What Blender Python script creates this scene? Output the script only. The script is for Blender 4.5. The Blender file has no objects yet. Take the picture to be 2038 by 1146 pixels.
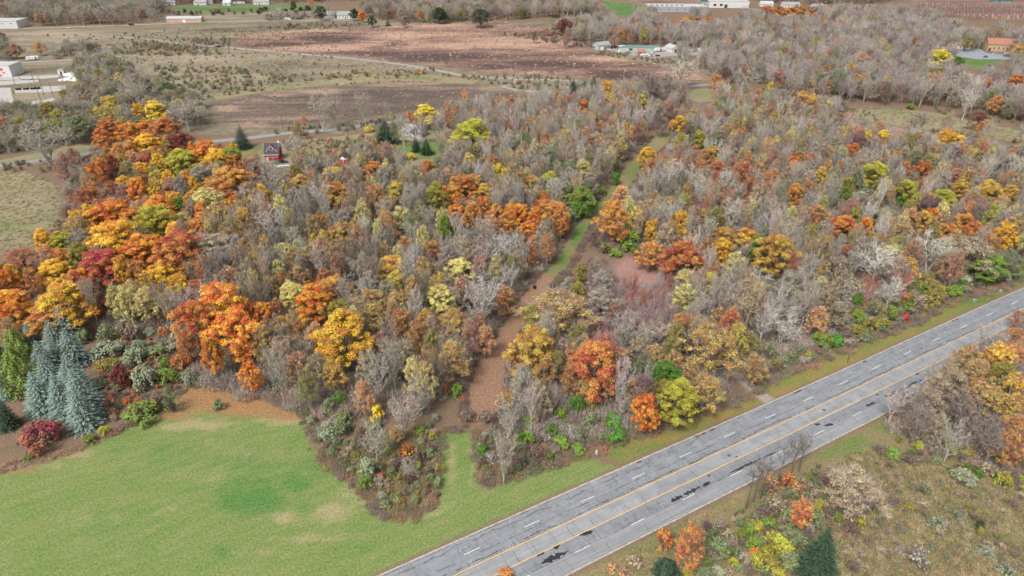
import bpy, math, random
import numpy as np
R = math.radians
SC = bpy.context.scene
COL = SC.collection
rnd = random.Random(11)
NR = np.random.default_rng(5)

# ------------------------------------------------------------------ camera
FPX, CX, CY, UH, CAMH = 1359.0, 1019.0, 573.0, 777.0, 122.0
TH = math.atan(UH / FPX)
DD = math.hypot(FPX, UH)
cam_d = bpy.data.cameras.new('drone_camera')
cam = bpy.data.objects.new('drone_camera', cam_d)
COL.objects.link(cam)
cam.location = (0, 0, CAMH)
cam.rotation_euler = (R(90) - TH, 0, 0)
cam_d.sensor_width = 36.0
cam_d.lens = FPX / 2038.0 * 36.0
cam_d.clip_start = 1.0
cam_d.clip_end = 6000.0
SC.camera = cam

# ------------------------------------------------------------------ sky, sun, exposure
SUN_EL, SUN_AZ = 52.0, 215.0          # azimuth clockwise from +Y
w = bpy.data.worlds.new('World'); SC.world = w; w.use_nodes = True
wn = w.node_tree; wn.nodes.clear()
sky = wn.nodes.new('ShaderNodeTexSky'); sky.sky_type = 'NISHITA'; sky.sun_disc = False
sky.sun_elevation = R(SUN_EL); sky.sun_rotation = R(SUN_AZ)
sky.dust_density = 4.0; sky.air_density = 1.0; sky.ozone_density = 1.0
hs = wn.nodes.new('ShaderNodeHueSaturation'); hs.inputs['Saturation'].default_value = 0.25
bg = wn.nodes.new('ShaderNodeBackground'); bg.inputs['Strength'].default_value = 0.125
wo = wn.nodes.new('ShaderNodeOutputWorld')
wn.links.new(sky.outputs[0], hs.inputs['Color']); wn.links.new(hs.outputs[0], bg.inputs['Color'])
wn.links.new(bg.outputs[0], wo.inputs['Surface'])
sd = bpy.data.lights.new('sun', 'SUN'); sd.energy = 1.5; sd.angle = R(10); sd.color = (1.0, 0.96, 0.90)
sun = bpy.data.objects.new('sun', sd); COL.objects.link(sun)
sun.rotation_euler = (R(90 - SUN_EL), 0, R(180 - SUN_AZ))
SC.view_settings.view_transform = 'Standard'; SC.view_settings.look = 'None'
SC.view_settings.exposure = 0.93; SC.view_settings.gamma = 1.0
SC.view_settings.use_curve_mapping = False
SC.render.engine = 'CYCLES'
SC.cycles.max_bounces = 5; SC.cycles.diffuse_bounces = 1; SC.cycles.glossy_bounces = 2
SC.cycles.transmission_bounces = 3; SC.cycles.transparent_max_bounces = 6
SC.cycles.caustics_reflective = False; SC.cycles.caustics_refractive = False

# ------------------------------------------------------------------ photo <-> ground
def at(px, py, z=0.0):
    v = py - (CY - UH); h = CAMH - z
    return (h * (px - CX) / (v * math.cos(TH)), h * (DD - v * math.sin(TH)) / (v * math.cos(TH)))
CT, ST = math.cos(TH), math.sin(TH)
def proj(x, y, z=0.0):
    h = CAMH - z
    dep = y * CT + h * ST
    up = y * ST - h * CT
    return CX + FPX * x / dep, CY - FPX * up / dep, dep

# ------------------------------------------------------------------ object helpers
def tag(o, label=None, cat=None, group=None, kind=None):
    if label: o['label'] = label
    if cat: o['category'] = cat
    if group: o['group'] = group
    if kind: o['kind'] = kind
    return o
def link(name, me, parent=None, loc=None, color=None):
    o = bpy.data.objects.new(name, me); COL.objects.link(o)
    if parent: o.parent = parent
    if loc is not None: o.location = loc
    if color is not None: o.color = (*color, 1.0)
    return o
def empty(name, loc, rz=0.0, label=None, cat=None, group=None):
    o = bpy.data.objects.new(name, None); COL.objects.link(o)
    o.location = loc; o.rotation_euler = (0, 0, rz); o.empty_display_size = 0.5
    return tag(o, label, cat, group)

def make_mesh(name, V, faces, mats=(), matidx=None, attrs=None, smooth=False):
    """faces: list of (m,k) index arrays (k = 3 or 4)"""
    V = np.asarray(V, dtype=np.float32)
    me = bpy.data.meshes.new(name)
    me.vertices.add(len(V)); me.vertices.foreach_set('co', V.ravel())
    fs = [np.asarray(f, dtype=np.int32) for f in faces if len(f)]
    loops = np.concatenate([f.ravel() for f in fs]) if fs else np.zeros(0, np.int32)
    tot = np.concatenate([np.full(len(f), f.shape[1], np.int32) for f in fs])
    start = np.concatenate([[0], np.cumsum(tot)[:-1]]).astype(np.int32)
    me.loops.add(len(loops)); me.loops.foreach_set('vertex_index', loops)
    me.polygons.add(len(tot)); me.polygons.foreach_set('loop_start', start)
    try: me.polygons.foreach_set('loop_total', tot)
    except Exception: pass
    for m in mats: me.materials.append(m)
    if matidx is not None: me.polygons.foreach_set('material_index', np.asarray(matidx, dtype=np.int32))
    me.polygons.foreach_set('use_smooth', np.full(len(tot), bool(smooth)))
    me.update(calc_edges=True); me.validate()
    if attrs:
        for k, a in attrs.items():
            at_ = me.attributes.new(k, 'FLOAT', 'POINT'); at_.data.foreach_set('value', np.asarray(a, dtype=np.float32))
    return me

class MB:
    """collects boxes, bars, tubes and polygons into one mesh"""
    def __init__(s): s.v = []; s.q = []; s.t = []; s.n = 0
    def add(s, v, q=(), t=()):
        b = s.n; s.v.extend([tuple(p) for p in v]); s.n += len(v)
        s.q.extend([tuple(i + b for i in f) for f in q]); s.t.extend([tuple(i + b for i in f) for f in t])
    def box(s, x0, x1, y0, y1, z0, z1):
        s.add([(x0,y0,z0),(x1,y0,z0),(x1,y1,z0),(x0,y1,z0),(x0,y0,z1),(x1,y0,z1),(x1,y1,z1),(x0,y1,z1)],
              [(0,3,2,1),(4,5,6,7),(0,1,5,4),(1,2,6,5),(2,3,7,6),(3,0,4,7)])
    def tube(s, pts, rad, n=6, cap=True):
        pts = [np.array(p, float) for p in pts]; rings = []
        for i, p in enumerate(pts):
            d = pts[min(i+1, len(pts)-1)] - pts[max(i-1, 0)]; d = d / (np.linalg.norm(d) + 1e-9)
            a = np.cross(d, (0, 0, 1.0) if abs(d[2]) < .9 else (1.0, 0, 0)); a /= np.linalg.norm(a); b = np.cross(d, a)
            r = rad[i] if hasattr(rad, '__len__') else rad
            rings.append([p + r*(math.cos(2*math.pi*k/n)*a + math.sin(2*math.pi*k/n)*b) for k in range(n)])
        v = [q for r_ in rings for q in r_]; f = []
        for i in range(len(pts)-1):
            for k in range(n):
                f.append((i*n+k, i*n+(k+1) % n, (i+1)*n+(k+1) % n, (i+1)*n+k))
        t = []
        if cap:
            L = len(v); v = v + [pts[-1]]; o = (len(pts)-1)*n
            t = [(o+k, o+(k+1) % n, L) for k in range(n)]
        s.add(v, f, t)
    def prism(s, poly, z0, z1):
        n = len(poly); b = s.n
        s.v.extend([(x, y, z0) for x, y in poly] + [(x, y, z1) for x, y in poly]); s.n += 2*n
        for i in range(n): s.q.append((b+i, b+(i+1) % n, b+n+(i+1) % n, b+n+i))
        for i in range(1, n-1): s.t.append((b+n, b+n+i, b+n+i+1)); s.t.append((b, b+i+1, b+i))
    def mesh(s, name, mat, smooth=False):
        return make_mesh(name, s.v, [np.array(f) for f in (s.q, s.t) if f], [mat] if mat else [], smooth=smooth)
    def build(s, name, mat, parent=None, loc=None, smooth=False, color=None):
        return link(name, s.mesh(name, mat, smooth), parent, loc, color)

# ------------------------------------------------------------------ material helpers
class NT:
    def __init__(s, name):
        s.m = bpy.data.materials.new(name); s.m.use_nodes = True; s.t = s.m.node_tree; s.t.nodes.clear()
        s.out = s.t.nodes.new('ShaderNodeOutputMaterial')
    def n(s, typ, **kw):
        nd = s.t.nodes.new(typ)
        for k, v in kw.items(): setattr(nd, k, v)
        return nd
    def l(s, a, b): s.t.links.new(a, b)
    def val(s, x, sock):
        if isinstance(x, bpy.types.NodeSocket): s.l(x, sock)
        else:
            try: sock.default_value = x
            except Exception: sock.default_value = (*x, 1.0)
    def math(s, op, a, b=0.5, clamp=False):
        nd = s.n('ShaderNodeMath', operation=op, use_clamp=clamp); s.val(a, nd.inputs[0]); s.val(b, nd.inputs[1]); return nd.outputs[0]
    def mix(s, f, a, b, mode='MIX'):
        nd = s.n('ShaderNodeMix', data_type='RGBA', blend_type=mode)
        s.val(f, nd.inputs[0]); s.val(a, nd.inputs[6]); s.val(b, nd.inputs[7]); return nd.outputs[2]
    def pos(s):
        return s.n('ShaderNodeNewGeometry').outputs['Position']
    def scale(s, vec, sc, rot=0.0):
        if rot:          # turn first, then stretch: x runs along the direction 'rot'
            r_ = s.n('ShaderNodeMapping'); s.l(vec, r_.inputs[0]); r_.inputs['Rotation'].default_value = (0, 0, -rot); vec = r_.outputs[0]
        nd = s.n('ShaderNodeMapping'); s.l(vec, nd.inputs[0]); nd.inputs['Scale'].default_value = sc; return nd.outputs[0]
    def noise(s, vec, sc, det=3.0, rough=0.6, dist=0.0):
        nd = s.n('ShaderNodeTexNoise'); s.l(vec, nd.inputs['Vector']); nd.inputs['Scale'].default_value = sc
        nd.inputs['Detail'].default_value = det; nd.inputs['Roughness'].default_value = rough
        nd.inputs['Distortion'].default_value = dist; return nd.outputs[0]
    def ramp(s, f, lo, hi):
        nd = s.n('ShaderNodeMapRange'); s.val(f, nd.inputs[0]); nd.inputs[1].default_value = lo; nd.inputs[2].default_value = hi
        return nd.outputs[0]
    def cramp(s, f, stops):
        nd = s.n('ShaderNodeValToRGB'); s.val(f, nd.inputs[0]); e = nd.color_ramp.elements
        while len(e) < len(stops): e.new(0.5)
        for i, (p, c) in enumerate(stops): e[i].position = p; e[i].color = (*c, 1.0)
        return nd.outputs[0]
    def attr(s, name, typ='GEOMETRY'):
        nd = s.n('ShaderNodeAttribute', attribute_name=name, attribute_type=typ); return nd
    def diffuse(s, col, rough=0.85, spec=0.2, bump=None, bstr=0.3, metal=0.0):
        p = s.n('ShaderNodeBsdfPrincipled'); s.val(col, p.inputs['Base Color']); s.val(rough, p.inputs['Roughness'])
        p.inputs['Specular IOR Level'].default_value = spec; p.inputs['Metallic'].default_value = metal
        if bump is not None:
            b = s.n('ShaderNodeBump'); s.l(bump, b.inputs['Height']); b.inputs['Strength'].default_value = bstr
            b.inputs['Distance'].default_value = 0.1; s.l(b.outputs[0], p.inputs['Normal'])
        s.l(p.outputs[0], s.out.inputs[0]); return s.m

_plain = {}
def plain(name, col, rough=0.7, var=0.15, sc=1.2, metal=0.0, spec=0.3):
    if name in _plain: return _plain[name]
    t = NT(name); p = t.pos()
    f = t.noise(p, sc, 4)
    f2 = t.ramp(f, 0.3, 0.7)
    c = t.mix(f2, tuple(max(0, x*(1-var)) for x in col), tuple(min(1, x*(1+var)) for x in col))
    _plain[name] = t.diffuse(c, rough, spec, metal=metal); return _plain[name]

def litter(t, p):
    """forest floor under the trees: fallen leaves, bare soil, some green"""
    big = t.ramp(t.noise(p, 0.035, 3), 0.35, 0.65)
    mid = t.ramp(t.noise(p, 0.45, 4), 0.3, 0.7)
    fine = t.noise(p, 2.6, 3, 0.75)
    c = t.mix(big, (0.150, 0.108, 0.080), (0.200, 0.112, 0.072))
    c = t.mix(mid, c, (0.125, 0.108, 0.080))
    c = t.mix(t.ramp(fine, 0.35, 0.7), t.mix(0.5, c, (0.03, 0.022, 0.016)), t.mix(0.4, c, (0.40, 0.25, 0.165)))
    g = t.ramp(t.noise(p, 0.09, 4), 0.56, 0.68)
    return t.mix(t.math('MULTIPLY', g, 0.45), c, (0.075, 0.10, 0.028))

def soft_edge(t, p, lo=0.3, hi=1.6, amp=2.6, sc=0.5):
    e = t.attr('edge').outputs['Fac']
    nz = t.math('MULTIPLY', t.math('SUBTRACT', t.noise(p, sc, 4, 0.7), 0.5), amp)
    return t.ramp(t.math('ADD', e, nz), lo, hi)

def pt_in(poly, X, Y):
    poly = np.asarray(poly, float); inside = np.zeros(X.shape, bool); n = len(poly)
    for i in range(n):
        x0, y0 = poly[i]; x1, y1 = poly[(i+1) % n]
        c = ((y0 > Y) != (y1 > Y)) & (X < (x1-x0)*(Y-y0)/((y1-y0) or 1e-9)+x0)
        inside ^= c
    return inside
def edge_dist(poly, X, Y):
    poly = np.asarray(poly, float); d = np.full(X.shape, 1e9); n = len(poly)
    for i in range(n):
        a = poly[i]; b = poly[(i+1) % n]; ab = b-a; L = ab@ab + 1e-9
        tt = np.clip(((X-a[0])*ab[0]+(Y-a[1])*ab[1])/L, 0, 1)
        d = np.minimum(d, np.hypot(X-a[0]-tt*ab[0], Y-a[1]-tt*ab[1]))
    return d
def blob_field(X, Y, blobs):
    """soft spots given as (px, py, rx, ry, weight) about ground points of the photo"""
    px, py, _ = proj(X, Y, 0.0); f = np.zeros(X.shape)
    for (bx, by, rx, ry, wt) in blobs:
        f = np.maximum(f, wt*np.exp(-(((px-bx)/rx)**2 + ((py-by)/ry)**2)))
    return f
def sheet(name, poly, cell, z, mat, blobs=None, kind='structure'):
    """ground sheet over a polygon, gridded, with distance-to-edge and spot attributes"""
    P = np.asarray(poly, float)
    x0, y0 = P.min(0) - cell; x1, y1 = P.max(0) + cell
    nx = int((x1-x0)/cell)+2; ny = int((y1-y0)/cell)+2
    X, Y = np.meshgrid(x0+np.arange(nx)*cell, y0+np.arange(ny)*cell)
    ins = pt_in(P, X, Y); ed = edge_dist(P, X, Y)*np.where(ins, 1, -1)
    ok = ed > -cell*1.1
    cellok = ok[:-1, :-1] & ok[1:, :-1] & ok[:-1, 1:] & ok[1:, 1:] & (np.maximum.reduce([ed[:-1, :-1], ed[1:, :-1], ed[:-1, 1:], ed[1:, 1:]]) > -0.2*cell)
    idx = np.arange(nx*ny).reshape(ny, nx)
    j, i = np.nonzero(cellok)
    F = np.stack([idx[j, i], idx[j, i+1], idx[j+1, i+1], idx[j+1, i]], 1)
    used = np.unique(F); rem = np.full(nx*ny, -1); rem[used] = np.arange(len(used))
    V = np.stack([X.ravel()[used], Y.ravel()[used], np.full(len(used), z)], 1)
    at_ = {'edge': ed.ravel()[used]}
    for k, b in (blobs or {}).items(): at_[k] = blob_field(V[:, 0], V[:, 1], b)
    me = make_mesh(name, V, [rem[F]], [mat], attrs=at_)
    return tag(link(name, me), kind=kind)
def gpoly(pts): return [at(*p) for p in pts]
# ================================================================== ground
t = NT('forest_floor'); p = t.pos(); M_LITTER = t.diffuse(litter(t, p), 0.95, 0.1, t.noise(p, 1.5, 3), 0.6)
g = MB(); g.add([(-2600, -250, 0), (2600, -250, 0), (2600, 3200, 0), (-2600, 3200, 0)], [(0, 1, 2, 3)])
tag(g.build('ground', M_LITTER), kind='structure')

def grass_mat(name, base_a, base_b, tan=(0.30, 0.25, 0.13), lush=(0.045, 0.15, 0.03), rot=0.0, tanamt=0.35, lf0=(0.125, 0.078, 0.060), lf1=(0.36, 0.225, 0.165)):
    t = NT(name); p = t.pos()
    big = t.ramp(t.noise(t.scale(p, (0.35, 1, 1), rot), 0.085, 5, 0.7), 0.36, 0.64)
    mid = t.ramp(t.noise(t.scale(p, (0.22, 1, 1), rot), 0.5, 6, 0.78), 0.38, 0.62)
    fine = t.noise(p, 1.9, 5, 0.85)
    c = t.mix(big, base_a, base_b)
    c = t.mix(t.math('MULTIPLY', mid, tanamt), c, tan)
    ta = t.attr('tan').outputs['Fac']; lu = t.attr('lush').outputs['Fac']
    wob = t.math('SUBTRACT', t.noise(t.scale(p, (0.6, 1, 1), R(29)), 0.30, 6, 0.78), 0.5)
    lf = t.ramp(t.math('ADD', lu, t.math('MULTIPLY', wob, 2.4)), 0.25, 0.85)
    c = t.mix(t.math('MULTIPLY', lf, 0.85), c, lush)
    tf = t.ramp(t.math('ADD', ta, t.math('MULTIPLY', wob, 2.4)), 0.28, 0.9)
    c = t.mix(t.math('MULTIPLY', tf, 0.8), c, tan)
    c = t.mix(t.ramp(fine, 0.40, 0.60), t.mix(0.36, c, (0.012, 0.02, 0.006)), t.mix(0.16, c, (0.5, 0.48, 0.22)))
    lv = t.attr('leaves').outputs['Fac']
    lff = t.ramp(t.math('ADD', lv, t.math('MULTIPLY', t.math('SUBTRACT', t.noise(p, 0.9, 5, 0.8), 0.5), 1.6)), 0.25, 0.8)
    leafc = t.mix(t.ramp(t.noise(p, 1.5, 6, 0.9), 0.38, 0.62), lf0, lf1)
    c = t.mix(t.math('MULTIPLY', lff, 0.85), c, leafc)
    c = t.mix(soft_edge(t, p), litter(t, p), c)
    return t.diffuse(c, 0.9, 0.15, fine, 0.5)

M_LAWN = grass_mat('lawn_grass', (0.066, 0.158, 0.026), (0.106, 0.170, 0.038), tan=(0.30, 0.24, 0.135), lush=(0.024, 0.135, 0.022), rot=R(29), tanamt=0.34, lf0=(.12, .060, .034), lf1=(.40, .20, .10))
M_VERGE = grass_mat('verge_grass', (0.085, 0.135, 0.025), (0.13, 0.14, 0.034), tan=(0.25, 0.155, 0.05), lush=(0.055, 0.125, 0.02), rot=R(30), tanamt=0.5, lf0=(.15, .085, .03), lf1=(.38, .21, .085))
M_STRIP = grass_mat('strip_grass', (0.095, 0.14, 0.035), (0.15, 0.145, 0.06), tan=(0.24, 0.175, 0.10), lush=(0.055, 0.145, 0.028), rot=R(70), tanamt=0.4, lf0=(.115, .062, .045), lf1=(.38, .205, .145))
M_ROUGH = grass_mat('rough_grass', (0.135, 0.118, 0.05), (0.18, 0.135, 0.075), tan=(0.25, 0.18, 0.10), lush=(0.085, 0.135, 0.03), rot=R(30), tanamt=0.5)
M_MEADOW = grass_mat('meadow_grass', (0.165, 0.15, 0.085), (0.215, 0.185, 0.12), tan=(0.31, 0.225, 0.155), lush=(0.115, 0.15, 0.055), rot=R(15), tanamt=0.45)

def field_mat(name, dark, mid, light):
    t = NT(name); p = t.pos()
    big = t.noise(t.scale(p, (0.38, 1.3, 1), R(4)), 0.030, 7, 0.74, 0.9)
    fine = t.noise(t.scale(p, (0.6, 1.2, 1)), 0.40, 5, 0.8)
    f = t.math('ADD', t.math('MULTIPLY', big, 0.62), t.math('MULTIPLY', fine, 0.38))
    pale = t.attr('tan').outputs['Fac']; dk = t.attr('lush').outputs['Fac']
    f = t.math('ADD', f, t.math('SUBTRACT', t.math('MULTIPLY', pale, 0.15), t.math('MULTIPLY', dk, 0.15)))
    c = t.cramp(f, [(0.39, dark), (0.49, mid), (0.60, light)])
    c = t.mix(t.ramp(t.noise(p, 0.55, 4, 0.85), 0.38, 0.62), t.mix(0.42, c, (0.03, 0.025, 0.02)), c)
    c = t.mix(soft_edge(t, p, 0.0, 12.0, 22.0, 0.06), t.mix(t.ramp(t.noise(p, 0.12, 5, .75), .4, .6), (0.11, 0.095, 0.066), (0.20, 0.17, 0.118)), c)
    return t.diffuse(c, 0.95, 0.1)
M_FIELDP = field_mat('stubble_field', (0.085, 0.055, 0.050), (0.20, 0.122, 0.098), (0.42, 0.27, 0.195))
M_FIELDB = field_mat('ploughed_field', (0.085, 0.066, 0.056), (0.135, 0.102, 0.084), (0.32, 0.225, 0.16))
M_FIELDG = field_mat('fallow_field', (0.105, 0.09, 0.062), (0.195, 0.168, 0.115), (0.32, 0.255, 0.185))
M_CROP = field_mat('crop_field', (0.06, 0.12, 0.03), (0.085, 0.17, 0.045), (0.13, 0.20, 0.07))

# ---------- road frame: s along the road (towards upper right), q across it (0 = south-east kerb)
RO = at(1124.7, 1144.4); PHI = R(60.4266)
RD = (math.sin(PHI), math.cos(PHI)); RP = (-math.cos(PHI), math.sin(PHI))
def bend(s): return -0.42*math.exp(-((s-92.0)/62.0)**2)
def rd(s, q):
    q = q + bend(s) * min(1.0, max(0.0, q/11.0+0.25))
    return (RO[0]+RD[0]*s+RP[0]*q, RO[1]+RD[1]*s+RP[1]*q)
RW = 18.62
def road_sq(x, y):
    dx, dy = x-RO[0], y-RO[1]; return dx*RD[0]+dy*RD[1], dx*RP[0]+dy*RP[1]

# mown lawn and verges
lawn_edge = [(-260, 985), (0, 938), (80, 920), (150, 898), (215, 866), (285, 835), (330, 806), (370, 770), (440, 765), (520, 790), (600, 815),
             (626, 884), (660, 930), (705, 962), (740, 1000), (775, 1028), (820, 1022), (864, 1006), (866, 985), (868, 940), (874, 890), (880, 856),
             (946, 856), (956, 900), (960, 960), (972, 968), (1010, 955), (1080, 930), (1170, 905)]
side = [rd(s, RW+0.28) for s in range(30, -221, -10)]
sheet('lawn', gpoly(lawn_edge) + side + [(-330, 60), (-290, 160)], 1.1, 0.004, M_LAWN, {
    'tan': [(565, 1030, 38, 16, 1), (660, 1022, 45, 24, 1), (705, 985, 38, 34, .7), (620, 1072, 100, 10, .75), (520, 1100, 90, 10, .5), (540, 905, 40, 16, .6), (470, 900, 60, 20, .5),
            (400, 845, 80, 14, 1.0), (340, 850, 60, 10, .9), (560, 838, 60, 10, 1), (430, 880, 40, 12, .5), (900, 925, 10, 60, .8), (938, 925, 9, 50, .6), (620, 840, 40, 10, .7), (700, 960, 30, 30, .5),
            (330, 1010, 60, 30, .35), (60, 925, 90, 10, .9), (150, 905, 60, 10, .9), (860, 1020, 60, 18, .5), (420, 950, 40, 20, .4), (180, 1030, 110, 16, .35), (900, 1010, 50, 26, .35)],
    'lush': [(510, 990, 75, 45, 1), (470, 1000, 50, 30, .9), (590, 960, 45, 25, .9), (440, 1100, 22, 14, .95), (480, 910, 130, 30, .6), (320, 905, 110, 30, .45), (280, 940, 70, 26, .4), (620, 930, 60, 26, .6), (500, 960, 60, 20, .8), (700, 1085, 60, 18, .4), (610, 1010, 40, 18, .6)],
    'leaves': [(400, 780, 110, 40, 1.4), (500, 800, 100, 30, 1.4), (580, 815, 60, 22, 1.4), (120, 905, 60, 12, .6), (40, 935, 50, 9, .8), (345, 825, 50, 14, .9), (640, 900, 20, 40, .5)]})
ver = [(1170, 905), (1262, 868), (1330, 848), (1400, 822), (1470, 800), (1520, 770), (1555, 745), (1600, 730), (1660, 705), (1720, 680), (1790, 655), (1830, 640), (1870, 612), (1905, 596), (1990, 575), (2050, 548), (2180, 488), (2300, 432)]
sheet('verge', gpoly(ver) + [rd(s, RW+0.28) for s in range(330, 29, -10)], 1.2, 0.006, M_VERGE, {
    'tan': [(1700, 740, 90, 26, .7), (1560, 780, 80, 20, .8), (1800, 680, 70, 14, .5), (1330, 870, 60, 20, .6), (1450, 810, 60, 16, .5)], 'lush': [(1960, 600, 90, 18, .8), (1240, 920, 50, 16, .5)],
    'leaves': [(1720, 722, 80, 18, .62), (1650, 752, 70, 16, .55), (1560, 795, 60, 14, .6), (1420, 828, 70, 12, .6), (1290, 872, 60, 10, .6), (1770, 700, 60, 12, .55), (1830, 665, 50, 9, .5)]})
rough_edge = [(640, 1290), (1120, 1290), (1500, 1290), (2300, 1290), (2600, 1100), (2700, 820), (2600, 520), (2400, 470)]
sheet('rough_field', [rd(s, -0.28) for s in range(330, -71, -10)] + gpoly(rough_edge[1:]), 1.3, 0.005, M_ROUGH, {
    'tan': [(1800, 1050, 120, 60, .5), (1700, 1000, 60, 40, .4), (1650, 930, 40, 18, .5), (1990, 1000, 60, 60, .5)],
    'lush': [(1690, 885, 60, 24, 1.0), (1640, 905, 40, 16, .8), (1960, 1060, 70, 50, .8), (1880, 1040, 50, 30, .5), (1330, 1055, 60, 18, .7), (1250, 1090, 60, 16, .8), (1760, 845, 40, 20, .7), (1420, 1000, 50, 10, .8)],
    'leaves': [(1450, 985, 60, 8, .5), (1850, 900, 80, 30, .5)]})
# mown strip through the wood
ST_L = [(926, 850), (925, 790), (940, 735), (985, 660), (1022, 605), (1052, 568), (1078, 545), (1100, 522), (1118, 492), (1136, 457), (1165, 425), (1190, 402), (1208, 378), (1232, 345), (1262, 312), (1288, 285), (1300, 270)]
ST_R = [(1345, 262), (1330, 285), (1296, 318), (1276, 345), (1248, 378), (1222, 402), (1198, 430), (1172, 460), (1155, 492), (1140, 520), (1120, 545), (1100, 570), (1080, 605), (1040, 660), (1012, 720), (1005, 790), (985, 850)]
sheet('mown_strip', gpoly(ST_L + ST_R), 1.0, 0.008, M_STRIP, {
    'tan': [(1225, 390, 14, 14, .5), (1310, 280, 20, 20, 1.0), (970, 840, 30, 20, .6)],
    'lush': [(1200, 412, 24, 24, 1.0), (1150, 465, 26, 34, .9), (1122, 515, 20, 20, .9), (1258, 345, 14, 20, .6)],
    'leaves': [(960, 790, 70, 70, 1.5), (990, 700, 60, 60, 1.5), (1040, 615, 50, 40, 1.5), (1075, 565, 40, 24, 1.2), (1132, 480, 8, 30, .5), (1200, 450, 8, 20, .7), (1240, 360, 10, 20, .7), (930, 840, 40, 30, 1.2), (1300, 300, 14, 14, .5)]})
t = NT('red_leaf_litter'); p = t.pos()
c = t.mix(t.ramp(t.noise(p, 1.6, 4, .8), .35, .65), (0.16, 0.085, 0.07), (0.38, 0.24, 0.215))
c = t.mix(t.ramp(t.noise(p, 0.12, 3), .4, .65), c, (0.26, 0.14, 0.10))
c = t.mix(soft_edge(t, p, 0.3, 6.0, 6.0), litter(t, p), c); M_REDL = t.diffuse(c, 0.9, 0.1)
sheet('leafy_clearing', gpoly([(1198, 534), (1225, 508), (1252, 502), (1300, 522), (1338, 545), (1345, 600), (1330, 660), (1250, 690), (1190, 660), (1180, 600)]), 1.2, 0.007, M_REDL)
sheet('side_meadow', gpoly([(-260, 345), (0, 338), (60, 342), (110, 365), (130, 400), (125, 450), (105, 490), (60, 505), (0, 515), (-260, 560)]), 1.6, 0.006, M_MEADOW, {
    'lush': [(20, 450, 50, 16, .9), (90, 430, 30, 30, .4), (10, 370, 30, 10, .6)], 'tan': [(40, 400, 60, 14, .6), (30, 360, 50, 10, .5)], 'leaves': [(60, 400, 40, 8, .5), (80, 470, 30, 10, .5), (30, 410, 30, 6, .5)]})
# open land behind the woods
sheet('fallow_land', gpoly([(-900, 235), (-900, 30), (-250, 50), (60, 57), (318, 46), (325, 26), (640, 20), (720, 34), (780, 43), (1130, 44), (1420, 140), (1420, 170), (1000, 180), (700, 262), (400, 262), (240, 250), (160, 200)]), 5, 0.004, M_FIELDG, {
    'tan': [(330, 110, 120, 18, .6), (400, 160, 80, 10, .4), (110, 68, 80, 6, 1.0)], 'lush': [(330, 95, 90, 6, .8), (480, 60, 100, 5, .9)]})
sheet('stubble_land', gpoly([(470, 100), (440, 78), (520, 62), (700, 54), (860, 46), (1000, 42), (1130, 60), (1190, 100), (1260, 118), (1350, 135), (1420, 152), (1420, 172), (1260, 166), (1150, 160), (1000, 152), (880, 138), (700, 114)]), 3, 0.030, M_FIELDP, {
    'tan': [(800, 70, 60, 5, 1), (1000, 85, 140, 8, .9), (640, 96, 60, 5, .7), (600, 60, 90, 4, .8), (900, 92, 60, 5, .7), (1200, 118, 60, 4, .8), (1340, 145, 60, 6, .9), (850, 52, 120, 4, .8)],
    'lush': [(650, 76, 50, 5, 1.3), (560, 88, 60, 4, 1.2), (900, 112, 120, 8, 1.3), (760, 108, 60, 5, 1), (1100, 128, 100, 10, 1.1), (1240, 148, 100, 8, 1.1), (980, 132, 80, 6, 1.0)]})
sheet('ploughed_land', gpoly([(385, 212), (470, 188), (560, 176), (700, 162), (850, 156), (960, 166), (1050, 182), (1110, 195), (1000, 240), (900, 240), (760, 235), (600, 255), (470, 262), (420, 240)]), 3, 0.034, M_FIELDB, {
    'tan': [(450, 215, 24, 6, 1.2), (640, 183, 40, 4, 1), (560, 190, 30, 3, .9), (1000, 175, 40, 5, 1.0), (830, 166, 60, 3, .6), (500, 250, 60, 4, .8)], 'lush': [(700, 205, 200, 16, .5)]})
sheet('meadow_land', gpoly([(420, 190), (470, 175), (700, 152), (860, 148), (960, 160), (940, 168), (800, 162), (640, 170), (520, 184), (430, 200)]), 3, 0.040, M_MEADOW, {
    'lush': [(540, 168, 60, 8, .9), (830, 156, 40, 3, 1.2), (620, 166, 60, 5, .5)]})
sheet('open_meadow', gpoly([(1655, 206), (1720, 218), (1800, 216), (1880, 226), (2038, 262), (2300, 300), (2300, 345), (2038, 285), (1900, 268), (1780, 250), (1690, 232)]), 3, 0.010, M_MEADOW, {
    'lush': [(1790, 222, 60, 6, .8), (2000, 262, 40, 5, .7)], 'tan': [(1900, 250, 90, 10, .6)]})
sheet('roadside_meadow', gpoly([(1365, 196), (1380, 176), (1470, 172), (1500, 182), (1560, 190), (1540, 200), (1440, 200), (1390, 205)]), 3, 0.012, M_MEADOW, {'lush': [(1390, 186, 40, 10, .7)]})
sheet('crop_land', gpoly([(1170, -4), (1195, 0), (1310, 12), (1300, 20), (1260, 34), (1215, 32), (1210, 18)]), 4, 0.02, M_CROP)
sheet('orchard_land', gpoly([(1650, 22), (1800, 18), (1830, -8), (2300, 0), (2300, 60), (2038, 42), (1820, 24)]), 5, 0.015, M_FIELDP, {'tan': [(1950, 32, 200, 4, 1.2)]})
sheet('far_stubble', gpoly([(1180, -6), (1420, -10), (1700, -10), (1640, 4), (1300, 8)]), 6, 0.018, M_FIELDP)
sheet('far_lawn', gpoly([(330, 20), (350, 12), (640, 8), (640, 20), (480, 25), (380, 22)]), 4, 0.02, M_CROP)
sheet('yard_lawn', gpoly([(775, 292), (800, 282), (860, 278), (885, 292), (880, 312), (850, 316), (810, 312)]), 1.5, 0.012, M_LAWN, {'lush': [(840, 295, 40, 14, .8)]})
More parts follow.
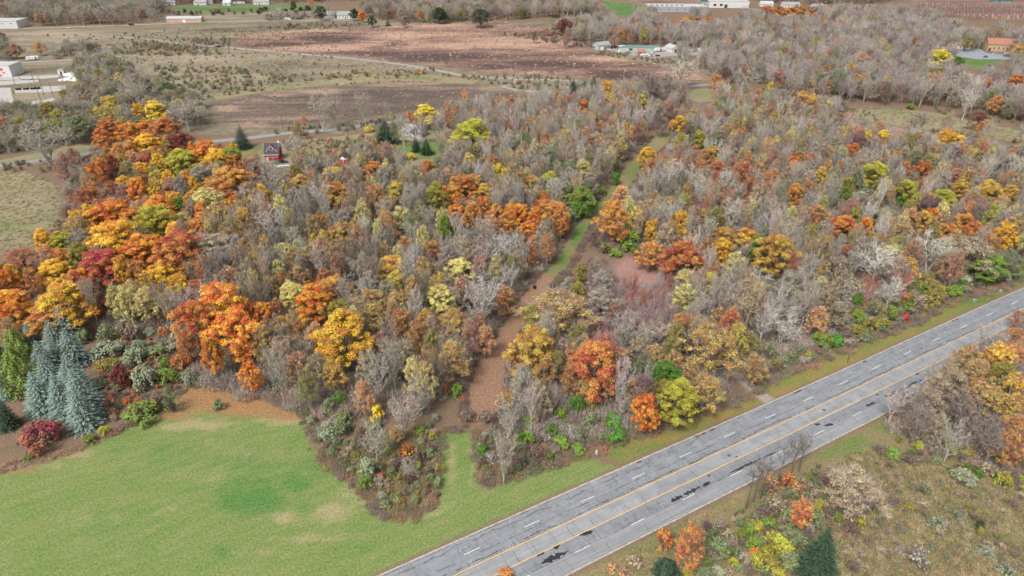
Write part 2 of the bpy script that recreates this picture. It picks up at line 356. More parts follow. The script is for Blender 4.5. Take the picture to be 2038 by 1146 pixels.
sheet('side_lawn', gpoly([(470, 300), (500, 288), (520, 290), (505, 304), (480, 316)]), 1.5, 0.012, M_LAWN, {'leaves': [(490, 305, 20, 6, .8)]})
sheet('church_lawn', gpoly([(1900, 114), (1940, 110), (2000, 118), (1990, 134), (1940, 138), (1905, 126)]), 2, 0.012, M_CROP)
sheet('house_lawn', gpoly([(318, 48), (330, 42), (440, 42), (440, 48), (380, 50)]), 3, 0.02, M_CROP)

sheet('scrub_meadow', gpoly([(470, 292), (560, 280), (700, 268), (800, 256), (960, 240), (1000, 262), (960, 300), (900, 322), (800, 335), (700, 345), (600, 345), (500, 325)]), 2.5, 0.0035, M_MEADOW, {'lush': [(520, 298, 40, 10, .8), (860, 300, 60, 16, .6), (740, 320, 60, 10, .5)], 'tan': [(720, 285, 60, 8, .8), (640, 290, 60, 8, .5)]})
sheet('roadside_scrub', gpoly([(-260, 362), (0, 338), (200, 308), (300, 300), (330, 262), (200, 258), (120, 292), (0, 318), (-260, 340)]), 3, 0.0036, M_MEADOW, {'lush': [(160, 300, 60, 6, .8)], 'tan': [(150, 285, 40, 8, .8)]})
# paved and gravel ways
def gravel_mat(name, a, b, sc=0.4):
    t = NT(name); p = t.pos(); f = t.noise(p, sc, 5, .75)
    c = t.mix(t.ramp(f, .3, .7), a, b)
    c = t.mix(soft_edge(t, p, 0.1, 1.0, 1.6, 0.6), (0.17, 0.14, 0.095), c)
    return t.diffuse(c, 0.9, 0.15)
M_GRAVEL = gravel_mat('track_gravel', (0.20, 0.18, 0.155), (0.32, 0.295, 0.26))
M_PAVED = gravel_mat('grey_paving', (0.18, 0.18, 0.18), (0.26, 0.26, 0.255))
M_LOT = gravel_mat('car_park_tarmac', (0.19, 0.205, 0.225), (0.25, 0.265, 0.29), 0.2)
M_DRIVE = gravel_mat('driveway_gravel', (0.22, 0.175, 0.14), (0.33, 0.27, 0.225), 1.0)
def ribbon(name, pts, half, z, mat, cell=None):
    P = [np.array(at(*q)) for q in pts]; n = []
    for i in range(len(P)):
        d = P[min(i+1, len(P)-1)]-P[max(i-1, 0)]; d /= np.linalg.norm(d); n.append(np.array((-d[1], d[0])))
    L = [tuple(P[i]+n[i]*half) for i in range(len(P))]; Rr = [tuple(P[i]-n[i]*half) for i in range(len(P))]
    return sheet(name, L+Rr[::-1], cell or half*0.5, z, mat)
ribbon('country_road', [(-260, 352), (0, 330), (100, 316), (200, 302), (330, 290), (500, 274), (560, 266), (660, 258), (750, 246), (900, 228), (1100, 203), (1300, 180), (1370, 172), (1430, 166)], 3.0, 0.05, M_PAVED)
ribbon('gravel_track', [(430, 92), (500, 99), (580, 106), (700, 116), (800, 128), (870, 140), (920, 150), (990, 155), (1060, 158), (1150, 160)], 3.2, 0.06, M_GRAVEL)
ribbon('gravel_spur', [(930, 150), (985, 155), (1030, 152), (1022, 164), (1000, 172), (1030, 180), (1100, 185)], 2.6, 0.07, M_GRAVEL)
ribbon('scrub_track', [(110, 86), (150, 78), (230, 72), (300, 78), (380, 88), (440, 93)], 3.0, 0.06, M_GRAVEL)
ribbon('scrub_spur', [(0, 126), (90, 122), (200, 116), (300, 106), (420, 97)], 3.0, 0.065, M_GRAVEL)
ribbon('far_road', [(-60, 57), (60, 56), (250, 50), (400, 44), (560, 41), (680, 38), (730, 36)], 3.4, 0.07, M_GRAVEL)
sheet('car_park', gpoly([(1893, 108), (1912, 98), (1948, 95), (1965, 106), (2030, 110), (2038, 120), (1990, 118), (1948, 118), (1900, 112)]), 2, 0.03, M_LOT)
sheet('storage_yard', gpoly([(1205, 100), (1240, 92), (1330, 96), (1420, 98), (1420, 108), (1330, 112), (1290, 118), (1240, 106)]), 3, 0.035, M_GRAVEL)
sheet('house_drive', gpoly([(800, 276), (830, 270), (850, 276), (842, 284), (815, 280)]), 1.5, 0.02, M_DRIVE)
sheet('driveway', gpoly([(1448, 725), (1472, 738), (1500, 760), (1545, 794), (1522, 806), (1490, 780), (1466, 758), (1440, 735)]), 0.7, 0.012, M_DRIVE)
# broken concrete lots on the left
M_CONC = gravel_mat('bleached_concrete', (0.23, 0.22, 0.20), (0.42, 0.405, 0.38), 0.5)
for i, q in enumerate([[(-120, 168), (0, 161), (78, 157), (80, 163), (0, 170), (-120, 178)], [(-120, 153), (75, 150), (120, 148), (120, 154), (70, 158), (-120, 163)],
          [(28, 176), (78, 172), (132, 170), (132, 180), (90, 184), (28, 185)], [(-160, 178), (22, 174), (26, 190), (30, 204), (-20, 216), (-160, 226)],
          [(40, 204), (90, 198), (110, 192), (112, 200), (84, 206), (40, 212)], [(124, 144), (146, 142), (150, 158), (128, 162)]]):
    tag(sheet('concrete_lot', gpoly(q), 1.6, 0.03, M_CONC), kind='structure')
# ================================================================== the highway
def road_mat(name, a, b, crack, cc=(0.05, 0.05, 0.055), streak=0.5, joints=False):
    t = NT(name); p = t.attr('uvw').outputs['Vector'] if False else None
    xy = t.n('ShaderNodeCombineXYZ'); t.l(t.attr('rs').outputs['Fac'], xy.inputs[0]); t.l(t.attr('rq').outputs['Fac'], xy.inputs[1]); p = xy.outputs[0]
    f1 = t.noise(t.scale(p, (0.035, 1.6, 1)), 1.1, 6, .72)
    f2 = t.noise(p, 0.28, 5, .7); f3 = t.noise(p, 5.0, 2, .7)
    f = t.math('ADD', t.math('MULTIPLY', f1, streak), t.math('MULTIPLY', f2, 1-streak))
    c = t.mix(t.ramp(f, .38, .62), tuple(x*.80 for x in a), tuple(x*1.0 for x in b))
    c = t.mix(t.ramp(f3, .3, .7), t.mix(.16, c, (0.02, 0.02, 0.02)), c)
    if crack > 0:
        vz = t.n('ShaderNodeTexVoronoi', feature='DISTANCE_TO_EDGE'); wv = t.scale(p, (1.0, 0.55, 1))
        ds = t.n('ShaderNodeVectorMath', operation='ADD'); nz = t.n('ShaderNodeTexNoise'); t.l(p, nz.inputs['Vector']); nz.inputs['Scale'].default_value = 0.9
        sc = t.n('ShaderNodeVectorMath', operation='SCALE'); t.l(nz.outputs['Color'], sc.inputs[0]); sc.inputs['Scale'].default_value = 1.1
        t.l(wv, ds.inputs[0]); t.l(sc.outputs[0], ds.inputs[1]); t.l(ds.outputs[0], vz.inputs['Vector']); vz.inputs['Scale'].default_value = 0.55
        k = t.ramp(vz.outputs['Distance'], 0.030, 0.008)
        gate = t.ramp(t.noise(t.scale(p, (0.25, 1, 1)), 0.35, 3), .42, .6)
        c = t.mix(t.math('MULTIPLY', t.math('MULTIPLY', k, gate), crack), c, cc)
    if joints:
        w = t.math('FRACT', t.math('DIVIDE', t.attr('rs').outputs['Fac'], 6.1), 0)
        j = t.ramp(t.math('ABSOLUTE', t.math('SUBTRACT', w, .5), 0), 0.011, 0.004)
        c = t.mix(t.math('MULTIPLY', j, 0.75), c, (0.10, 0.10, 0.105))
    return t.diffuse(c, 0.82, 0.25, f3, 0.15)
M_A1 = road_mat('worn_asphalt', (0.185, 0.194, 0.210), (0.245, 0.255, 0.270), 0.40)
M_A2 = road_mat('turn_lane_concrete', (0.222, 0.229, 0.241), (0.292, 0.297, 0.305), 0.10, joints=True)
M_A3 = road_mat('patched_asphalt', (0.180, 0.188, 0.203), (0.232, 0.240, 0.255), 0.38)
M_A4 = road_mat('smooth_asphalt', (0.200, 0.206, 0.216), (0.268, 0.273, 0.283), 0.10, streak=.75)
M_KERB = plain('kerb_concrete', (0.31, 0.28, 0.25), 0.9, 0.3, 1.0)
M_WHITE = plain('white_road_paint', (0.58, 0.58, 0.57), 0.6, 0.12, 2.0)
M_YEL = plain('yellow_road_paint', (0.62, 0.36, 0.06), 0.6, 0.18, 1.5)
M_TAR = plain('crack_sealing_tar', (0.022, 0.022, 0.026), 0.45, 0.3)
M_CRK = plain('open_crack', (0.055, 0.054, 0.056), 0.9, 0.3)
road = tag(bpy.data.objects.new('highway', None), kind='structure'); COL.objects.link(road)
S0, S1 = -150, 420
def strip(name, q0, q1, z, mat, parent=road, s0=S0, s1=S1, step=6.0, jit=0.0):
    S = np.arange(s0, s1+step*.5, step); nq = max(1, int((q1-q0)/1.2)); V = []; a = []; b = []
    for s in S:
        for k in range(nq+1):
            q = q0+(q1-q0)*k/nq
            x, y = rd(s, q); V.append((x, y, z)); a.append(s); b.append(q)
    F = [(i*(nq+1)+k, i*(nq+1)+k+1, (i+1)*(nq+1)+k+1, (i+1)*(nq+1)+k) for i in range(len(S)-1) for k in range(nq)]
    F = np.array(F)[:, ::-1]
    return link(name, make_mesh(name, V, [F], [mat], attrs={'rs': a, 'rq': b}), parent)
strip('roadway', 11.45, RW, 0.020, M_A1)
strip('turn_lane', 7.1, 11.45, 0.0202, M_A2)
strip('inner_lane', 3.72, 7.1, 0.0204, M_A3)
strip('outer_lane', 0.0, 3.72, 0.0206, M_A4)
# kerbs
for q0, q1 in ((-0.42, 0.0), (RW, RW+0.42)):
    S = np.arange(S0, S1, 5.0); V = []; F = []
    for i, s in enumerate(S):
        for q, z in ((q0, 0.0), (q0, 0.15), (q1, 0.15), (q1, 0.0)):
            V.append((*rd(s, q), z))
        if i: F += [(i*4-4+k, i*4-4+k+1, i*4+k+1, i*4+k) for k in range(3)]
    link('kerb', make_mesh('kerb', V, [np.array(F)], [M_KERB]), road)
# painted markings
strip('yellow_line', 11.22, 11.40, 0.026, M_YEL); strip('yellow_line', 7.15, 7.33, 0.026, M_YEL)
def dash_mesh(L, wd):
    return make_mesh('lane_dash', [(0, -wd/2, 0), (L, -wd/2, 0), (L, wd/2, 0), (0, wd/2, 0)], [np.array([(0, 1, 2, 3)])], [M_WHITE])
dm = dash_mesh(3.8, 0.14)
def dash(s, q):
    o = link('lane_dash', dm, road, (*rd(s, q), 0.027))
    x0, y0 = rd(s, q); x1, y1 = rd(s+3.8, q); o.rotation_euler = (0, 0, math.atan2(y1-y0, x1-x0))
for i in range(-6, 25): dash(0.9+15.0*i-1.9, 14.75 + (0.15 if i in (0, -1) else 0))
for i in range(-7, 24): dash(6.9+15.05*i-1.9, 3.65)
for i in range(4):   # faint yellow skips inside the turn lane edge lines
    pass
# tar patches (irregular) and long cracks
def patch(s0, s1, q, wd, seed, slope=0.0):
    r_ = random.Random(seed); n = max(4, int((s1-s0)/0.45)); up = []; lo = []
    for i in range(n+1):
        s = s0+(s1-s0)*i/n; e = math.sin(math.pi*min(1, max(0, i/n)))**.5; wv = slope*(i/n-.5)+r_.uniform(-.12, .12)*wd
        up.append((s, q+wv+wd*.5*e*r_.uniform(.25, 1.35))); lo.append((s, q+wv-wd*.5*e*r_.uniform(.25, 1.35)))
    V = [(*rd(*a), 0.0245) for a in up]+[(*rd(*a), 0.0245) for a in lo]; m = n+1
    F = [(i, m+i, m+i+1, i+1) for i in range(n)]
    link('tar_patch', make_mesh('tar_patch', V, [np.array(F)], [M_TAR]), road)
def road_px(x, y): return road_sq(*at(x, y))
for k, (x0, y0, x1, y1, wd) in enumerate([(1076, 1122, 1131, 1097, 1.0), (1067, 1107, 1084, 1099, .55), (1101, 1091, 1115, 1084, .9), (1152, 1066, 1180, 1056, .8), (1333, 998, 1358, 986, .9), (1360, 984, 1394, 968, .8),
          (1396, 967, 1414, 957, .8), (1408, 947, 1413, 943, .6), (1448, 942, 1516, 910, .55), (1516, 910, 1545, 898, .45), (1619, 844, 1630, 841, .8), (1638, 846, 1656, 842, .8), (1720, 808, 1741, 799, .7),
          (1740, 785, 1747, 783, .6), (1758, 790, 1795, 773, .9), (1788, 796, 1801, 792, .5), (1805, 768, 1826, 758, .8), (1829, 758, 1835, 755, .7), (1820, 745, 1827, 742, .6), (1867, 737, 1890, 725, .8), (1905, 712, 1925, 702, .5), (1635, 815, 1641, 812, .5), (1462, 908, 1466, 906, .5)]):
    a = road_px(x0, y0); b = road_px(x1, y1)
    patch(a[0], b[0], (a[1]+b[1])/2, wd*1.35, k, b[1]-a[1])
def crack(s0, s1, q, wd, seed, gap=0.0, amp=.12):
    r_ = random.Random(seed); s = s0; V = []; F = []; qq = q; dr = 0.0; first = True
    while s < s1:
        w_ = wd*1.7*r_.uniform(.3, 1.5); dr = dr*.8+r_.uniform(-amp, amp)*.5; qq = q+dr*2
        V += [(*rd(s, qq-w_/2), 0.0235), (*rd(s, qq+w_/2), 0.0235)]
        if not first: n = len(V); F.append((n-4, n-2, n-1, n-3))
        first = False; s += r_.uniform(.4, 1.1)
        if r_.random() < gap: s += r_.uniform(.6, 5); first = True
    return V, F
def cross_cracks(s0, s1, qa, qb, step, seed, wd=.05):
    r_ = random.Random(seed); s = s0; V = []; F = []
    while s < s1:
        n = len(V); L = r_.uniform(.25, 1.0); k = 4; ds = 0
        if r_.random() < .7:
            for i in range(k+1):
                q = qa+(qb-qa)*L*i/k; ds += r_.uniform(-.25, .25)
                V += [(*rd(s+ds, q), 0.0238), (*rd(s+ds+1.6*wd*r_.uniform(.6, 1.6), q), 0.0238)]
                if i: m = len(V); F.append((m-4, m-3, m-1, m-2))
        s += step*r_.uniform(.4, 1.7)
    return V, F
CV, CF = [], []
def addc(vf):
    b = len(CV); CV.extend(vf[0]); CF.extend([tuple(i+b for i in f) for f in vf[1]])
addc(crack(-120, 60, 17.3, .10, 1, .08, .3)); addc(crack(60, 330, 17.2, .07, 2, .25, .3)); addc(crack(-120, 330, 13.9, .09, 3, .16, .06)); addc(crack(-120, 330, 12.05, .12, 4, .10, .2))
addc(crack(-120, 330, 15.9, .06, 5, .35, .3)); addc(crack(-120, 100, 5.2, .05, 6, .4, .3)); addc(crack(-120, 330, 3.98, .07, 7, .3, .1)); addc(crack(-120, 330, 11.5, .05, 8, .3, .02)); addc(crack(-120, 330, 7.05, .04, 9, .4, .03))
addc(crack(-120, 330, 1.0, .03, 19, .6, .2)); addc(crack(-120, 330, RW-.06, .09, 20, .25, .02)); addc(crack(-120, 330, .08, .07, 21, .3, .02))
addc(cross_cracks(-120, 160, 11.5, 13.7, .95, 10)); addc(cross_cracks(160, 330, 11.5, 13.7, 2.0, 11)); addc(cross_cracks(-120, 120, 3.8, 7.0, .9, 12, .04)); addc(cross_cracks(-120, 330, 18.4, 15.2, 2.2, 13, .04)); addc(cross_cracks(-120, 200, 13.8, 15.0, 1.6, 17, .035)); addc(cross_cracks(-120, 200, 3.6, .2, 2.6, 18, .03)); addc(cross_cracks(-120, 330, 0.1, 3.5, 7.0, 14, .04))
addc(cross_cracks(-120, 330, 7.3, 11.2, 6.1, 15, .05)); addc(cross_cracks(-60, 200, 14.9, 17.2, 2.2, 16, .04))
o = link('crack_network', make_mesh('crack_network', CV, [np.array(CF)], [M_CRK]), road); o['kind'] = 'stuff'
# rusted drain inlets and leaf debris lying along the kerb
M_RUST = plain('drain_iron', (0.10, 0.055, 0.04), 0.8, .4)
for (x, y) in [(1586, 782), (1592, 779), (1718, 718), (1893, 637), (1900, 634), (1386, 866), (1398, 861), (1415, 853), (1268, 916)]:
    s, q = road_px(x, y); q = RW-.05; m = MB(); m.box(-.7, .7, -.28, .28, 0, .05)
    for k in range(5): m.box(-.6+k*.26, -.45+k*.26, -.2, .2, .05, .075)
    o = m.build('drain_grate', M_RUST, road, (*rd(s, q-.15), 0.022)); o.rotation_euler = (0, 0, math.pi/2-PHI)
m = MB(); n = 12
m.add([(.42*math.cos(k*2*math.pi/n), .42*math.sin(k*2*math.pi/n), 0) for k in range(n)]+[(0, 0, .01)], t=[(k, (k+1) % n, n) for k in range(n)])
for (x, y) in [(1449, 905), (1637, 814)]:
    s, q = road_px(x, y); m.build('manhole_cover', M_RUST, road, (*rd(s, q), 0.025))
# ================================================================== plant materials
def leaf_mat(name, stuff=False, trans=0.17, fixed=None):
    t = NT(name)
    if fixed: base = t.n('ShaderNodeRGB'); base.outputs[0].default_value = (*fixed, 1); base = base.outputs[0]
    elif stuff: base = t.attr('tint', 'INSTANCER').outputs['Color']
    else: base = t.n('ShaderNodeObjectInfo').outputs['Color']
    v = t.attr('vary').outputs['Fac']; u = t.attr('clump').outputs['Fac']
    if trans > .1:      # some boughs still hold greener or browner leaves
        nz = t.noise(t.n('ShaderNodeTexCoord').outputs['Object'], 0.22, 3, .6); nz2 = t.noise(t.pos(), 0.30, 2, .6)
        base = t.mix(t.math('MULTIPLY', t.ramp(nz2, .48, .66), .42), base, t.mix(.5, base, (.20, .17, .03))); base = t.mix(t.math('MULTIPLY', t.ramp(nz, .5, .68), .38), base, t.mix(.45, base, (.62, .42, .10)))
    h = t.n('ShaderNodeHueSaturation'); t.l(base, h.inputs['Color'])
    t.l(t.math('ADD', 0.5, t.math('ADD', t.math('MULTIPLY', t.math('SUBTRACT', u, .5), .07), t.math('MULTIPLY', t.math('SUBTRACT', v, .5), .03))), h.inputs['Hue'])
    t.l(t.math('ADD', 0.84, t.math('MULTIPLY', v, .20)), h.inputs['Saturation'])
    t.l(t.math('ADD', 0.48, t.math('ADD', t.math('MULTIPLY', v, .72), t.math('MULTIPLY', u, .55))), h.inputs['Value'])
    c = h.outputs[0]
    d = t.n('ShaderNodeBsdfPrincipled'); t.l(c, d.inputs['Base Color']); d.inputs['Roughness'].default_value = .65; d.inputs['Specular IOR Level'].default_value = .2
    if trans:
        tr = t.n('ShaderNodeBsdfTranslucent'); t.l(c, tr.inputs['Color']); mx = t.n('ShaderNodeMixShader'); mx.inputs[0].default_value = trans
        t.l(d.outputs[0], mx.inputs[1]); t.l(tr.outputs[0], mx.inputs[2]); t.l(mx.outputs[0], t.out.inputs[0])
    else: t.l(d.outputs[0], t.out.inputs[0])
    return t.m
def bark_mat(name, stuff=False):
    t = NT(name)
    base = t.attr('btint', 'INSTANCER').outputs['Color'] if stuff else t.n('ShaderNodeObjectInfo').outputs['Color']
    v = t.attr('vary').outputs['Fac']
    h = t.n('ShaderNodeHueSaturation'); t.l(base, h.inputs['Color'])
    nz = t.noise(t.n('ShaderNodeTexCoord').outputs['Object'], 2.5, 3)
    t.l(t.math('ADD', .28, t.math('ADD', t.math('MULTIPLY', v, 1.05), t.math('MULTIPLY', nz, .4))), h.inputs['Value'])
    return t.diffuse(h.outputs[0], .85, .15)
M_LEAF, M_BARK = leaf_mat('autumn_foliage'), bark_mat('bark')
M_LEAFS, M_BARKS = leaf_mat('wood_foliage', True), bark_mat('wood_bark', True)
M_NEED, M_NEEDS = leaf_mat('conifer_needles', trans=0.08), leaf_mat('far_conifer_needles', True, 0.08)

# ================================================================== plant geometry (numpy)
def unit(v): return v/(np.linalg.norm(v, axis=-1, keepdims=True)+1e-9)
class Geo:
    """quads with per-vertex 'vary' (leaf to leaf) and 'clump' (bunch to bunch)"""
    def __init__(s): s.V = []; s.F = []; s.a = []; s.b = []; s.n = 0
    def addq(s, V, vary, clump):      # V (m,4,3)
        m = len(V); s.V.append(V.reshape(-1, 3)); s.F.append(np.arange(m*4).reshape(m, 4)+s.n); s.n += m*4
        s.a.append(np.repeat(vary, 4)); s.b.append(np.repeat(clump, 4))
    def leaves(s, c, nrm, size, clump, r, asp=.62):
        m = len(c); nrm = unit(nrm+r.normal(0, .55, (m, 3)))
        u = unit(np.cross(nrm, r.normal(0, 1, (m, 3)))); v = np.cross(nrm, u); sz = size*r.uniform(.6, 1.4, (m, 1))
        s.addq(np.stack([c-u*sz, c-v*sz*asp, c+u*sz, c+v*sz*asp], 1), r.random(m), clump)
    def ribbons(s, a, b, wd, r, taper=.35):
        m = len(a); d = unit(b-a); n = unit(np.cross(d, r.normal(0, 1, (m, 3)))); wd = np.broadcast_to(np.asarray(wd), (m,))[:, None]
        s.addq(np.stack([a-n*wd*.5, a+n*wd*.5, b+n*wd*.5*taper, b-n*wd*.5*taper], 1), r.random(m), r.random(m))
    def tube(s, P, rad, n=5):
        P = np.asarray(P, float); d = unit(np.gradient(P, axis=0)); up = np.where(np.abs(d[:, 2:3]) < .9, [[0, 0, 1.]], [[1., 0, 0]])
        a = unit(np.cross(d, up)); b = np.cross(d, a); th = np.arange(n)*2*np.pi/n
        rg = P[:, None]+np.asarray(rad)[:, None, None]*(np.cos(th)[None, :, None]*a[:, None]+np.sin(th)[None, :, None]*b[:, None])
        k = np.arange(n); k2 = (k+1) % n
        Q = np.stack([rg[:-1][:, k], rg[:-1][:, k2], rg[1:][:, k2], rg[1:][:, k]], 2).reshape(-1, 4, 3)
        s.addq(Q, np.full(len(Q), .5), np.full(len(Q), .5))
    def mesh(s, name, mat):
        return make_mesh(name, np.concatenate(s.V), [np.concatenate(s.F)], [mat], attrs={'vary': np.concatenate(s.a), 'clump': np.concatenate(s.b)})
def joined(name, geos, mats):
    V, F, a, b, mi, n = [], [], [], [], [], 0
    for i, g_ in enumerate(geos):
        v = np.concatenate(g_.V); f = np.concatenate(g_.F)+n; V.append(v); F.append(f); a += g_.a; b += g_.b; mi.append(np.full(len(f), i)); n += len(v)
    return make_mesh(name, np.concatenate(V), [np.concatenate(F)], mats, np.concatenate(mi), {'vary': np.concatenate(a), 'clump': np.concatenate(b)})
def curve(p0, p1, n, sag, r, wob=.15):
    t = np.linspace(0, 1, n)[:, None]; P = p0*(1-t)+p1*t; L = np.linalg.norm(p1-p0)
    P = P+np.array([0, 0, 1.])*(sag*L*np.sin(np.pi*t)); P[1:-1] += r.normal(0, wob*L*.1, (n-2, 3)); return P

# nominal tree: 16 m tall, crown radius 5, crown from 3.7 m to 16 m
def leafy_tree(seed, fill=1.0, nlobe=34, per=6, lpc=150, size=.125, twigs=260, top=.62, wob=.22, zlo=3.2):
    r = np.random.default_rng(seed); H, Rr = 16.0, 5.0
    ph = r.uniform(0, 6.28, 4); C = []
    for i in range(nlobe):
        tt = min(.95, max(.02, ((i+.5)/nlobe)**.9*.93+r.normal(0, .07))); th = i*2.399+r.normal(0, .35)
        prof = (math.sin(math.pi*min(1, tt**top*.97+.03)))**.6; lob = 1+wob*math.sin(2*th+ph[0]+3*tt)
        rr = Rr*.78*prof*lob*r.uniform(.72, 1.08) if i % 6 else Rr*.2*r.random()
        c = np.array([rr*math.cos(th), rr*math.sin(th), zlo+1.0+(H-2.4-zlo)*tt]); rl = r.uniform(.8, 1.5)
        out = unit(np.array([math.cos(th), math.sin(th), .25+1.2*tt]))
        for j in range(per):
            d = unit(r.normal(0, 1, 3)+out*.75); C.append(c+d*rl*r.uniform(.6, 1.0)*np.array([1, 1, .95]))
    for i in range(70):      # loose bunches between the boughs
        tt = r.random()**.85*.95; th = r.uniform(0, 6.283); rr = Rr*.93*(math.sin(math.pi*min(1, tt**top*.97+.03)))**.6*r.random()**.3
        C.append(np.array([rr*math.cos(th), rr*math.sin(th), zlo+(H-1.2-zlo)*tt]))
    C = np.array(C); C[:, 2] = np.minimum(C[:, 2], H-.6); nclump = len(C)
    g = Geo(); cl = r.random(nclump)
    for i, c in enumerate(C):
        rc = r.uniform(.5, 1.0); n = int(lpc*rc*fill*r.uniform(.5, 1.3))
        if n < 3: continue
        d = unit(r.normal(0, 1, (n, 3))+[0, 0, .4]); rad = rc*(r.random((n, 1))**.45)
        pos = c+d*rad*[1, 1, .78]
        g.leaves(pos, d+[0, 0, .5], size, np.full(n, cl[i]), r)
    tk = Geo(); b = Geo(); tz = np.linspace(0, H*.8, 7); lean = r.normal(0, .35, 2)
    T = np.stack([lean[0]*(tz/H)**2*2+r.normal(0, .06, 7), lean[1]*(tz/H)**2*2+r.normal(0, .06, 7), tz], 1)
    tk.tube(T, np.linspace(.27, .06, 7), 6)
    for i in r.choice(nclump, 26, replace=False):
        z0 = min(max(2.6, C[i][2]*r.uniform(.35, .7)), H*.72); p0 = np.array([np.interp(z0, tz, T[:, 0]), np.interp(z0, tz, T[:, 1]), z0])
        b.tube(curve(p0, C[i], 5, .08, r), np.linspace(.11, .03, 5), 4)
    if twigs:
        k = r.integers(0, nclump, twigs); a = C[k]+r.normal(0, .5, (twigs, 3))
        e = a+unit(C[k]*[1, 1, 0]*.25+r.normal(0, .8, (twigs, 3))+[0, 0, 1.3])*r.uniform(.6, 1.7, (twigs, 1)); b.ribbons(a, e, .055, r)
    return tk, b, g
def bare_tree(seed, spread=4.9, fork=.28, lift=1.0, nl=13, tw=.075, stems=1, nj=8):
    r = np.random.default_rng(seed); H = 16.0; tk = Geo(); f = Geo(); tips = []
    for st in range(stems):
        lx, ly = (0, 0) if stems == 1 else (2.2*math.cos(st*6.28/stems+seed), 2.2*math.sin(st*6.28/stems+seed)); tz = np.linspace(0, H*.72, 6)
        T = np.stack([lx*(tz/H)**1.3*1.4+r.normal(0, .1, 6)*tz/6, ly*(tz/H)**1.3*1.4+r.normal(0, .1, 6)*tz/6, tz], 1); tk.tube(T, np.linspace(.25/stems**.4, .07, 6), 6)
        for i in range(nl//stems+1):
            z0 = H*(fork+(.42*i*stems/nl)); z0 = min(z0, H*.7); p0 = np.array([np.interp(z0, tz, T[:, 0]), np.interp(z0, tz, T[:, 1]), z0])
            th = i*2.4+r.normal(0, .4)+st; reach = spread*r.uniform(.5, 1.0)*(1-.25*i*stems/nl)
            z1 = min(H*r.uniform(.8, 1.0), z0+reach*r.uniform(.9, 2.0)*lift)
            P = curve(p0, p0+[reach*math.cos(th), reach*math.sin(th), z1-z0], 6, -.10*lift, r, .3); f.tube(P, np.linspace(.15, .04, 6), 4); tips.append(P)
        tips.append(np.stack([T[-1]+[0, 0, H*.26*k/5] for k in range(6)])+r.normal(0, .08, (6, 3)))
    A, E = [], []
    for P in tips:
        L = max(2.5, np.linalg.norm(P[-1]-P[0])); dirP = unit(P[-1]-P[0])
        for j in range(nj):
            t_ = .2+.8*(j+r.random())/nj; t5 = min(t_*5, 4.99); q = P[int(t5)]*(1-t5 % 1)+P[int(t5)+1]*(t5 % 1)
            d = unit(dirP*.8+r.normal(0, .68, 3)+[0, 0, .5*lift]); l = L*r.uniform(.18, .40)*(1.15-t_*.5); e = q+d*l
            f.ribbons(q[None], e[None], .11, r, .5)
            m = 5; tt = r.uniform(.15, 1, (m, 1)); a = q+(e-q)*tt; dd = unit(d*.9+r.normal(0, .6, (m, 3))+[0, 0, .3*lift]); ee = a+dd*r.uniform(.6, 1.6, (m, 1)); A.append(a); E.append(ee)
    A = np.concatenate(A); E = np.concatenate(E); f.ribbons(A, E, tw, r, .5)
    for k in range(2):
        tt = r.uniform(.25, 1, (len(A), 1)); a = A+(E-A)*tt; e = a+unit((E-A)+r.normal(0, .65, A.shape)+[0, 0, .25*lift])*r.uniform(.35, 1.05, (len(A), 1)); f.ribbons(a, e, tw*.75, r, .5)
    return tk, f
def spruce(seed, H=16., Rr=3.9, step=.66, per=.80, nq=11, droop=.20, size=.21, pw=.9):
    r = np.random.default_rng(seed); g = Geo(); b = Geo(); b.tube([(0, 0, 0), (0, 0, H*.5), (0, 0, H*.97)], [.24, .14, .02], 6)
    z = .4
    while z < H-.15:
        rr = Rr*(1-z/H)**pw+.10; n = max(4, int(6.283*rr/per)); ofs = r.uniform(0, 6.28)
        for k in range(n):
            th = ofs+6.283*k/n+r.normal(0, .10); L = rr*r.uniform(.72, 1.14); c, s_ = math.cos(th), math.sin(th); cl = r.random(); dz = r.normal(0, .10)
            m = max(4, int(nq*min(1.2, L/2.2)+3)); tt = np.linspace(.30, 1, m)
            P = np.stack([c*L*tt, s_*L*tt, z+dz+.14*L-droop*L*tt**1.3+.24*L*np.maximum(0, tt-.7)+r.normal(0, .025, m)], 1)
            side = np.array([-s_, c, 0.]); sw = np.where(np.arange(m) % 2 == 0, 1, -1)[:, None]*side*(.07+.15*(1-tt[:, None]))*min(L, 2.4)*.62; sw[-1] = 0
            cc = P+sw; d = unit(np.array([c, s_, -.12])+sw*1.3); u = d; v = unit(np.cross(u, [0, 0, 1.])+r.normal(0, .25, (m, 3))); ss = size*(.8+.35*L/Rr)*r.uniform(.75, 1.3, (m, 1))
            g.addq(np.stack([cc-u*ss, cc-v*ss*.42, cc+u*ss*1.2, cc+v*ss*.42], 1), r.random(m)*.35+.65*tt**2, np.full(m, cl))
        z += step*(.7+.5*rr/Rr)*r.uniform(.9, 1.1)
    return b, g
def arbor(seed, H=16., Rr=3.2):
    r = np.random.default_rng(seed); g = Geo(); b = Geo(); b.tube([(0, 0, 0), (0, 0, H*.5), (0, 0, H*.95)], [.25, .15, .03], 6)
    n = 4600; t = r.random(n)**1.15; th = r.uniform(0, 6.28, n); ph = r.uniform(0, 6.28, 3)
    rr = Rr*np.minimum(1, (1-t)*1.9)**.75*(1+.20*np.sin(5*th+ph[0]+9*t)+.14*np.sin(9*th-14*t+ph[1]))*(r.random(n)**.22)
    c = np.stack([rr*np.cos(th), rr*np.sin(th), .3+t*(H-.4)], 1); nr = np.stack([np.cos(th), np.sin(th), np.full(n, .6)], 1)
    g.leaves(c, nr, .27, .5+.5*np.sin(5*th+9*t), r, .45); return b, g
